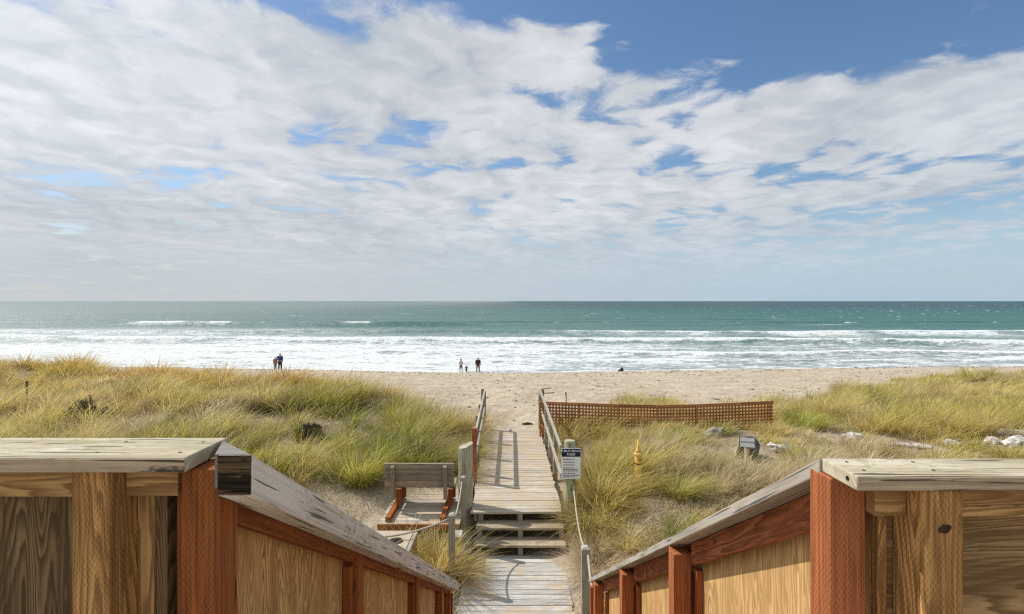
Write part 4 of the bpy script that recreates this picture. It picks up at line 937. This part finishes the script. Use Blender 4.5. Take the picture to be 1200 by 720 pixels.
# ------------------------------------------------------------------ rocks, shrubs, drift
def rock(px, py, d, sx, sy, sz, seed, label, material=None, name='rock', cat='rock', group='pale rocks along the right dune', tilt=0.0, sink=0.3):
    x = (px - PX) / F0 * d; g = gz(x, d)
    bm = bmesh.new(); bmesh.ops.create_icosphere(bm, subdivisions=4, radius=1.0)
    for v in bm.verts:
        p = v.co.copy(); n = mnoise.fractal(p * 1.3 + Vector((seed * 7.1, 0, 0)), 1.0, 2.0, 4); c = mnoise.cell(p * 1.6 + Vector((seed, 3, 1)))
        v.co = p * (1 + 0.28 * n + 0.10 * (c - 0.5))
        v.co.x *= sx; v.co.y *= sy; v.co.z *= sz
        v.co.z += v.co.x * tilt
    me = bpy.data.meshes.new(name); bm.to_mesh(me); bm.free(); me.materials.append(material or M['rock'])
    me.polygons.foreach_set('use_smooth', [True] * len(me.polygons))
    o = bpy.data.objects.new(name, me); COL.objects.link(o); o.location = (x, d, g + sz * (1 - 2 * sink)); tag(o, label, cat, group); return o
rock(917, 528, 12.6, 0.30, 0.18, 0.13, 1, 'long white rock just right of the dark drain pipe', tilt=-0.3)
rock(1000, 517, 13.9, 0.26, 0.2, 0.11, 2, 'flat white rock above the corner of the right guard wall')
rock(1058, 525, 13.4, 0.24, 0.16, 0.07, 3, 'thin grey rock slab half buried in litter', tilt=-0.1)
rock(1082, 526, 13.2, 0.27, 0.16, 0.07, 4, 'low pale slab touching the straw tuft', tilt=-0.15)
rock(1117, 524, 13.4, 0.25, 0.18, 0.13, 5, 'humped white rock with a sloping right side', tilt=-0.2)
rock(1163, 525, 13.3, 0.2, 0.16, 0.13, 6, 'small roundish white rock left of the largest one')
rock(1192, 528, 13.0, 0.34, 0.22, 0.2, 7, 'largest white rock at the right edge')
rock(1185, 516, 14.4, 0.48, 0.18, 0.09, 8, 'long flat white rock behind the largest one')
rock(1240, 522, 13.6, 0.3, 0.2, 0.16, 9, 'white rock just beyond the right edge of the view')
rock(832, 503, 14.0, 0.38, 0.2, 0.24, 10, 'grey green boulder at the foot of the lattice fence', plain('grey_green_stone', (0.27, 0.255, 0.19), 0.9, 0.3, 8), group=None, tilt=0.25, sink=0.5)
def shrub(px, py, d, rx, ry, rz, n, cols, label, leaf=0.028):
    x = (px - PX) / F0 * d; g = gz(x, d); base = Vector((x, d, g))
    t = Thing('low_shrub', label, 'shrub', base, 'dark low shrubs on the left dune')
    V = []; T = []; C = []
    for i in range(n):
        a = random.uniform(0, 6.283); el = math.asin(random.uniform(0.0, 1.0)); k = random.uniform(0.75, 1.05)
        lump = 0.75 + 0.5 * mnoise.noise(Vector((math.cos(a) * 2, math.sin(a) * 2, el * 2 + d)))
        p = Vector((rx * k * lump * math.cos(el) * math.cos(a), ry * k * lump * math.cos(el) * math.sin(a), rz * k * lump * math.sin(el)))
        u = Vector((random.gauss(0, 1), random.gauss(0, 1), random.gauss(0, 1))).normalized(); w = u.orthogonal().normalized()
        s_ = leaf * random.uniform(0.6, 1.5); b0 = len(V)
        V += [tuple(p + u * s_), tuple(p - u * s_ + w * s_ * 0.5), tuple(p - u * s_ - w * s_ * 0.5)]; T.append((b0, b0 + 1, b0 + 2))
        c = cols[0] if random.random() < 0.75 else cols[1]
        if len(cols) > 2 and p.x < -0.25 * rx and p.z > 0.35 * rz: c = cols[2]
        c = [q * random.uniform(0.6, 1.3) for q in c] + [1]; C += [c] * 3
    me = bpy.data.meshes.new('foliage'); me.from_pydata(V, [], T)
    ca = me.color_attributes.new('Col', 'FLOAT_COLOR', 'POINT'); ca.data.foreach_set('color', np.array(C, np.float32).ravel()); me.materials.append(M['grass'])
    o = bpy.data.objects.new('foliage', me); COL.objects.link(o); o.parent = t.o
    b = MB()
    for i in range(16):
        a = random.uniform(0, 6.283); e = Vector((rx * 0.8 * math.cos(a), ry * 0.8 * math.sin(a), rz * random.uniform(0.4, 0.9)))
        b.tube([base + Vector((0, 0, -0.05)), base + e * 0.5 + Vector((0, 0, 0.04)), base + e], [0.014, 0.009, 0.004], 5)
    t.part('twigs', b, M['driftwood'])
shrub(103, 495, 14.3, 0.75, 0.5, 0.75, 8500, [(0.10, 0.08, 0.055), (0.17, 0.13, 0.09)], 'dark rounded shrub above the left guard wall cap')
shrub(362, 512, 13.2, 0.42, 0.34, 0.50, 5000, [(0.075, 0.05, 0.035), (0.15, 0.12, 0.07), (0.25, 0.26, 0.03)], 'dark shrub with a lime green clump in a bare patch of the left dune')
t = Thing('driftwood', 'dark flat driftwood piece lying past the boardwalk end', 'driftwood', (0.35, 19.6, gz(0.35, 19.6)), None)
b = MB(); p = at(615, 480, 19.3); p.z = gz(p.x, 19.3) + 0.04; b.tube([p + Vector((-0.1, 0, 0)), p + Vector((0.12, 0.03, 0.02)), p + Vector((0.3, -0.02, 0.0))], [0.03, 0.05, 0.03], 8); t.part('branch', b, M['driftwood'])
d = 57.0; x = (728.5 - PX) / F0 * d; g = gz(x, d)
t = Thing('backpack', 'black bag lying alone on the sand near the waterline', 'bag', (x, d, g))
b = MB(); b.tube([(x - 0.02, d, g - 0.05), (x, d, g + 0.12), (x + 0.03, d, g + 0.3), (x + 0.02, d, g + 0.4)], [0.2, 0.22, 0.17, 0.08], 14); b.tube([(x - 0.42, d, g + 0.04), (x - 0.2, d, g + 0.08), (x, d, g + 0.1)], [0.05, 0.1, 0.12], 10); t.part('sack', b, M['bundle'], smooth=True)
d = 34.0; x = (1022 - PX) / F0 * d; g = at(1022, 460.5, d).z
g = min(g, gz(x, d) + 0.3)
t = Thing('beach_bin', 'pale green bin on two dark legs far off on the beach', 'bin', (x, d, gz(x, d)))
b = MB(); b.tube([(x, d, g + 0.2), (x, d, g + 0.45), (x, d, g + 0.47)], [0.17, 0.2, 0.2], 16); t.part('tub', b, M['teal'])
b = MB(); b.tube([(x, d, g + 0.475), (x, d, g + 0.6), (x, d, g + 0.68), (x, d, g + 0.72)], [0.10, 0.15, 0.12, 0.03], 16); t.part('lid', b, plain('grey_green_plastic', (0.22, 0.27, 0.22), 0.5))
for s_ in (-0.13, 0.13):
    b = MB(); b.tube([(x + s_, d, gz(x, d) - 0.1), (x + s_, d, g + 0.25)], 0.025, 8); t.part('leg', b, M['steel'])

def wrack():
    V = []; T = []; rr = np.random.default_rng(5)
    for i in range(900):
        if i < 450:
            x = rr.uniform(-30, 60); d = float(shore(x)) - 3.5 - abs(rr.normal(0, 2.0)) - (1.5 if i % 3 else 0)
        else:
            x = rr.uniform(-6, 40); d = rr.uniform(20, 56)
            if d < float(dmax(x)) + 1: continue
        z = gz(x, d); L = rr.uniform(0.05, 0.26); a = rr.uniform(0, 3.14); n = len(V); w = L * rr.uniform(0.2, 0.5); h = rr.uniform(0.02, 0.07)
        c, s_ = math.cos(a), math.sin(a)
        V += [(x - L * c, d - L * s_, z - 0.01), (x + w * s_, d - w * c, z - 0.01), (x + L * c, d + L * s_, z - 0.01), (x - w * s_, d + w * c, z - 0.01), (x + rr.uniform(-.3, .3) * L, d, z + h)]
        T += [(n, n + 1, n + 4), (n + 1, n + 2, n + 4), (n + 2, n + 3, n + 4), (n + 3, n, n + 4)]
    me = bpy.data.meshes.new('seaweed_debris'); me.from_pydata(V, [], T); me.materials.append(plain('dried_seaweed', (0.10, 0.075, 0.05), 0.9, 0.5, 3))
    o = bpy.data.objects.new('seaweed_debris', me); COL.objects.link(o); tag(o, 'dark dried seaweed scraps scattered over the beach sand', 'seaweed', kind='stuff')
wrack()
# ------------------------------------------------------------------ people
def skinned(name, joints, edges, material, parent, sub=2):
    me = bpy.data.meshes.new(name); me.from_pydata([j[0] for j in joints], edges, [])
    o = bpy.data.objects.new(name, me); COL.objects.link(o)
    mo = o.modifiers.new('skin', 'SKIN'); mo.use_smooth_shade = True
    sv = me.skin_vertices[0].data
    for i, j in enumerate(joints):
        r = j[1]; sv[i].radius = r if hasattr(r, '__len__') else (r, r); sv[i].use_root = (i == 0)
    su = o.modifiers.new('sub', 'SUBSURF'); su.levels = sub; su.render_levels = sub
    dg = bpy.context.evaluated_depsgraph_get(); m2 = bpy.data.meshes.new_from_object(o.evaluated_get(dg)); m2.name = name
    o.modifiers.clear(); o.data = m2; m2.materials.clear(); m2.materials.append(material); o.parent = parent
    m2.polygons.foreach_set('use_smooth', [True] * len(m2.polygons))
    return o
SKIN = plain('skin', (0.42, 0.25, 0.17), 0.6, 0.08); 
def person(px, py, d, hgt, label, top, bottom, hair, shorts=False, shirt_len=0.0, stance=0.1, turn=0.0, armL=(0.0, 0.0), armR=(0.0, 0.0), wide=1.0, hairlen=0.0, z=None, sit=False):
    x = (px - PX) / F0 * d; g = gz(x, d) if z is None else z
    t = Thing('person', label, 'person', (x, d, g), 'people standing by the water', turn)
    k = hgt / 1.75; W = wide
    hipz = 0.92
    P = lambda a, b_, c, r: (Vector((a * k, b_ * k, c * k)), r * k)
    sh = 0.19 * W; st = stance
    def arm(s, pose):
        out, fw = pose
        el = (s * (sh + 0.03 + out * 0.12), fw * 0.12 - 0.02, 1.12 + out * 0.04); wr = (s * (sh + 0.02 + out * 0.08), 0.05 + fw * 0.28, 0.88 + out * 0.12 + fw * 0.12)
        return el, wr
    J = [P(0, 0, hipz, 0.105 * W), P(0, 0, 1.15, 0.10 * W), P(0, 0, 1.38, 0.10 * W), P(0, 0, 1.50, 0.055), P(0, 0.01, 1.60, 0.085), P(0, 0.01, 1.69, 0.075)]
    E = [(0, 1), (1, 2), (2, 3), (3, 4), (4, 5)]
    for s, pose in ((-1, armL), (1, armR)):
        el, wr = arm(s, pose); n = len(J)
        J += [P(s * sh, 0, 1.40, 0.055), P(*el, 0.042), P(*wr, 0.032), P(wr[0], wr[1] + 0.03, wr[2] - 0.09, 0.034)]; E += [(2, n), (n, n + 1), (n + 1, n + 2), (n + 2, n + 3)]
        n = len(J)
        J += [P(s * 0.09, 0, hipz - 0.08, 0.085 * W), P(s * (0.09 + st * 0.3), 0.01, 0.50, 0.06), P(s * (0.09 + st * 0.6), 0, 0.09, 0.042), P(s * (0.09 + st * 0.65), 0.11, 0.035, 0.035)]; E += [(0, n), (n, n + 1), (n + 1, n + 2), (n + 2, n + 3)]
    body = skinned('body', J, E, SKIN, t.o)
    # clothing
    q = 1.17
    J2 = [P(0, 0, 0.90 - shirt_len, 0.175 * W), P(0, 0, 1.12, 0.165 * W), P(0, 0, 1.36, 0.165 * W), P(0, 0, 1.47, 0.085)]; E2 = [(0, 1), (1, 2), (2, 3)]
    for s, pose in ((-1, armL), (1, armR)):
        el, wr = arm(s, pose); n = len(J2); J2 += [P(s * sh, 0, 1.39, 0.085), P(*el, 0.07), P(*wr, 0.058)]; E2 += [(2, n), (n, n + 1), (n + 1, n + 2)]
    skinned('jacket', J2, E2, top, t.o)
    J3 = [P(0, 0, hipz + 0.06, 0.16 * W)]; E3 = []
    for s in (-1, 1):
        n = len(J3); J3 += [P(s * 0.09, 0, hipz - 0.1, 0.115 * W), P(s * (0.09 + st * 0.3), 0.01, 0.50, 0.092)]; E3 += [(0, n), (n, n + 1)]
        if not shorts: J3 += [P(s * (0.09 + st * 0.6), 0, 0.07, 0.072)]; E3 += [(n + 1, n + 2)]
    skinned('shorts' if shorts else 'trousers', J3, E3, bottom, t.o)
    J4 = [P(0, -0.015, 1.66, 0.088), P(0, -0.01, 1.72, 0.07)]; E4 = [(0, 1)]
    if hairlen: J4 += [P(0, -0.07, 1.66 - hairlen, 0.055)]; E4 += [(0, 2)]
    skinned('hair', J4, E4, hair, t.o)
    return t
cl = lambda n, c: plain(n, c, 0.85, 0.15, 8)
HD = cl('dark_hair', (0.02, 0.015, 0.012)); HG = cl('grey_hair', (0.30, 0.28, 0.26))
zc = at(327, 432.6, 56).z
person(328.2, 432, 56, 1.86, 'person in a blue jacket and dark trousers with an arm round a companion', cl('blue_jacket', (0.035, 0.06, 0.20)), cl('black_trousers', (0.015, 0.016, 0.022)), HG, armL=(1.1, 0.5), wide=1.12, stance=0.08, z=None)
person(322.6, 432, 56.1, 1.42, 'shorter person in a tan orange jacket leaning on a companion', cl('tan_jacket', (0.38, 0.17, 0.08)), cl('grey_trousers', (0.20, 0.19, 0.17)), cl('auburn_hair', (0.14, 0.06, 0.03)), stance=0.0, wide=1.1, shirt_len=0.1)
person(540.2, 437.5, 58.3, 1.58, 'person with dark hair in a pale top and black shorts', cl('white_top', (0.62, 0.61, 0.58)), cl('black_shorts', (0.015, 0.015, 0.017)), HD, shorts=True, stance=0.12, wide=0.85, hairlen=0.1, armL=(0.2, 1.0), armR=(0.1, 0.9))
person(546.6, 437.5, 58.3, 0.82, 'small child in navy clothes standing between two grown people', cl('navy_child_jacket', (0.03, 0.035, 0.085)), cl('navy_child_trousers', (0.02, 0.022, 0.045)), HD, stance=0.02, wide=1.15, armL=(0.6, 0.4), armR=(0.6, 0.4))
person(560.2, 437.5, 58.5, 1.78, 'person in a dark brown jacket and tan trousers standing apart', cl('dark_jacket', (0.045, 0.036, 0.032)), cl('tan_trousers', (0.36, 0.24, 0.15)), HD, stance=0.12, wide=1.15, shirt_len=0.17)

# ------------------------------------------------------------------ light, sky, camera
SUN = Vector((-0.92 * 0.66, 0.39 * 0.66, 0.75)).normalized()
sl = bpy.data.lights.new('sun', 'SUN'); sl.energy = 4.0; sl.angle = R(0.6); sl.color = (1.0, 0.95, 0.87)
so = bpy.data.objects.new('sun', sl); COL.objects.link(so); so.rotation_euler = SUN.to_track_quat('Z', 'Y').to_euler(); so.location = (-20, 10, 40)
BLOBS = ((640, -60, 0.30, -0.68), (760, -25, 0.30, -0.68), (900, 0, 0.28, -0.68), (1040, -5, 0.32, -0.68), (1200, -30, 0.34, -0.66), (450, -100, 0.34, -0.68), (1000, -120, 0.6, -0.66), (740, 60, 0.14, -0.40), (905, 78, 0.10, -0.35),
         (380, 175, 0.34, -0.25), (260, 215, 0.5, -0.14), (10, 22, 0.08, -0.5), (195, 42, 0.07, -0.6), (555, 160, 0.22, -0.22), (690, 175, 0.35, -0.30), (840, 180, 0.3, -0.24), (1130, 280, 1.2, -0.25), (950, 245, 0.5, -0.12),
         (100, 110, 0.6, 0.35), (560, 85, 0.35, 0.35), (60, 280, 4.0, 0.3), (480, 285, 3.0, 0.3), (360, 75, 0.3, 0.55), (250, 40, 0.2, 0.25), (100, 60, 0.25, 0.2), (1050, 130, 0.5, 0.4), (1000, 205, 0.8, 0.25), (950, 150, 0.3, 0.2), (865, 72, 0.07, 0.45), (1110, 5, 0.08, 0.4), (660, 20, 0.12, 0.35))
def world():
    w = bpy.data.worlds.new('World'); scene.world = w; w.use_nodes = True; t = NT(w.node_tree)
    sky = t.n('ShaderNodeTexSky', sky_type='NISHITA'); sky.sun_disc = False
    sky.sun_elevation = math.asin(SUN.z); sky.sun_rotation = math.atan2(SUN.x, SUN.y); sky.air_density = 1.0; sky.dust_density = 0.6; sky.ozone_density = 1.4
    d = t.n('ShaderNodeTexCoord').outputs['Generated']; s = t.sep(d)
    zc = t.m('ADD', t.m('MAXIMUM', s[2], 0.0), 0.095)
    p = t.xyz(t.m('DIVIDE', s[0], zc), t.m('DIVIDE', s[1], zc), 0)
    def pp(px, py):
        v = Vector(((px - PX) / F0, 1, (PY - py) / F0)).normalized(); return (v.x / (v.z + 0.095), v.y / (v.z + 0.095), 0)
    wv = t.n('ShaderNodeTexNoise'); t.put(wv.inputs['Vector'], p); wv.inputs['Scale'].default_value = 2.6; wv.inputs['Detail'].default_value = 5
    q = t.vm('ADD', p, t.vm('MULTIPLY', t.vm('SUBTRACT', wv.outputs['Color'], (0.5, 0.5, 0.5)), (0.42, 0.42, 0)))
    n1 = t.noise(p, 0.55, 5, 0.5, 0.2); n2 = t.noise(q, 1.5, 7, 0.58, 0.0); n3 = t.noise(q, 6.0, 6, 0.6, 0.0)
    def puffs(sc):
        nd = t.n('ShaderNodeTexVoronoi', feature='SMOOTH_F1'); t.put(nd.inputs['Vector'], q); nd.inputs['Scale'].default_value = sc; nd.inputs['Smoothness'].default_value = 0.6
        return t.m('SUBTRACT', 1.0, nd.outputs['Distance'])
    cell = puffs(2.5); cell2 = puffs(6.0)
    acc = None
    for (px, py, r, a) in BLOBS:
        di = t.vm('DISTANCE', p, pp(px, py)); g = t.ss(di, 0.0, r * 1.9, a, 0.0)
        acc = g if acc is None else t.m('ADD', acc, g)
    big = t.m('ADD', t.m('MULTIPLY', t.m('SUBTRACT', n1, 0.5), 0.9), t.m('MULTIPLY', t.m('SUBTRACT', n2, 0.5), 1.2))
    fine = t.m('ADD', t.m('MULTIPLY', t.m('SUBTRACT', n3, 0.5), 1.3), t.m('ADD', t.m('MULTIPLY', t.m('SUBTRACT', cell, 0.55), 1.7), t.m('MULTIPLY', t.m('SUBTRACT', cell2, 0.55), 1.05)))
    c = t.m('ADD', t.m('ADD', big, fine), t.m('ADD', acc, 0.385))
    alpha = t.ss(c, -0.20, 0.42)
    alpha = t.m('MULTIPLY', alpha, t.ss(s[0], 0.25, 0.85, 1.0, 0.88))
    thick = t.ss(c, 0.10, 0.80)
    offn = t.noise(t.vm('ADD', q, (-0.10, 0.04, 0.0)), 1.5, 7, 0.58, 0.0)
    rel = t.ss(t.m('SUBTRACT', n2, offn), -0.10, 0.10)
    shade = t.m('ADD', t.m('MULTIPLY', rel, 0.36), t.m('MULTIPLY', t.m('SUBTRACT', cell, 0.5), 0.5))
    shade = t.m('ADD', shade, t.m('MULTIPLY', t.m('SUBTRACT', cell2, 0.5), 0.3))
    shade = t.m('ADD', t.m('ADD', t.m('ADD', shade, 0.30), t.m('MULTIPLY', t.m('SUBTRACT', n3, 0.5), 0.6)), t.m('MULTIPLY', t.m('SUBTRACT', t.noise(p, 0.42, 3, 0.5), 0.5), 1.7), clamp=True)
    cc = t.mix(shade, (3.55, 3.78, 4.1), (5.85, 6.0, 6.2))
    # clouds brightened round the unseen sun, added to lift glare on the left sea
    sd = t.vm('DOT_PRODUCT', d, tuple(SUN)); glow = t.m('POWER', t.m('MAXIMUM', sd, 0.0), 9.0)
    cc = t.mix(1.0, cc, t.xyz(*[t.m('ADD', 1.0, t.m('MULTIPLY', glow, 1.2))] * 3), 'MULTIPLY')
    hs = t.n('ShaderNodeHueSaturation'); hs.inputs['Saturation'].default_value = 1.15; hs.inputs['Value'].default_value = 0.88; t.put(hs.inputs['Color'], sky.outputs[0])
    col = t.mix(t.m('MULTIPLY', alpha, 0.95), hs.outputs[0], cc)
    # pale layer low over the sea
    el = s[2]; hz = t.ss(el, 0.01, 0.20, 1.0, 0.0)
    az = t.ss(s[0], -0.6, 0.7)
    hcol = t.mix(az, (4.0, 4.35, 4.65), (3.2, 4.2, 5.1))
    col = t.mix(t.m('MULTIPLY', hz, 0.88), col, hcol)
    b = t.n('ShaderNodeBackground'); t.put(b.inputs[0], col); b.inputs[1].default_value = 0.13
    o = t.n('ShaderNodeOutputWorld'); t.nt.links.new(b.outputs[0], o.inputs[0])
world()
cam = bpy.data.cameras.new('camera'); co = bpy.data.objects.new('camera', cam); COL.objects.link(co)
cam.sensor_width = 36; cam.lens = 18.0; cam.shift_x = -4 / 1200; cam.shift_y = -7 / 1200; cam.clip_start = 0.05; cam.clip_end = 100000
co.location = (0, 0, CZ); co.rotation_euler = (R(90), 0, 0); scene.camera = co
vs = scene.view_settings; vs.view_transform = 'Standard'; vs.look = 'None'; vs.exposure = 0.08; vs.gamma = 1; vs.use_curve_mapping = False
scene.render.engine = 'CYCLES'
cy = scene.cycles; cy.use_denoising = False; cy.pixel_filter_type = 'BLACKMAN_HARRIS'; cy.filter_width = 1.25; cy.max_bounces = 8; cy.transparent_max_bounces = 8; cy.sample_clamp_indirect = 4; cy.sample_clamp_direct = 3.0
try: cy.denoiser = 'OPENIMAGEDENOISE'
except Exception: pass
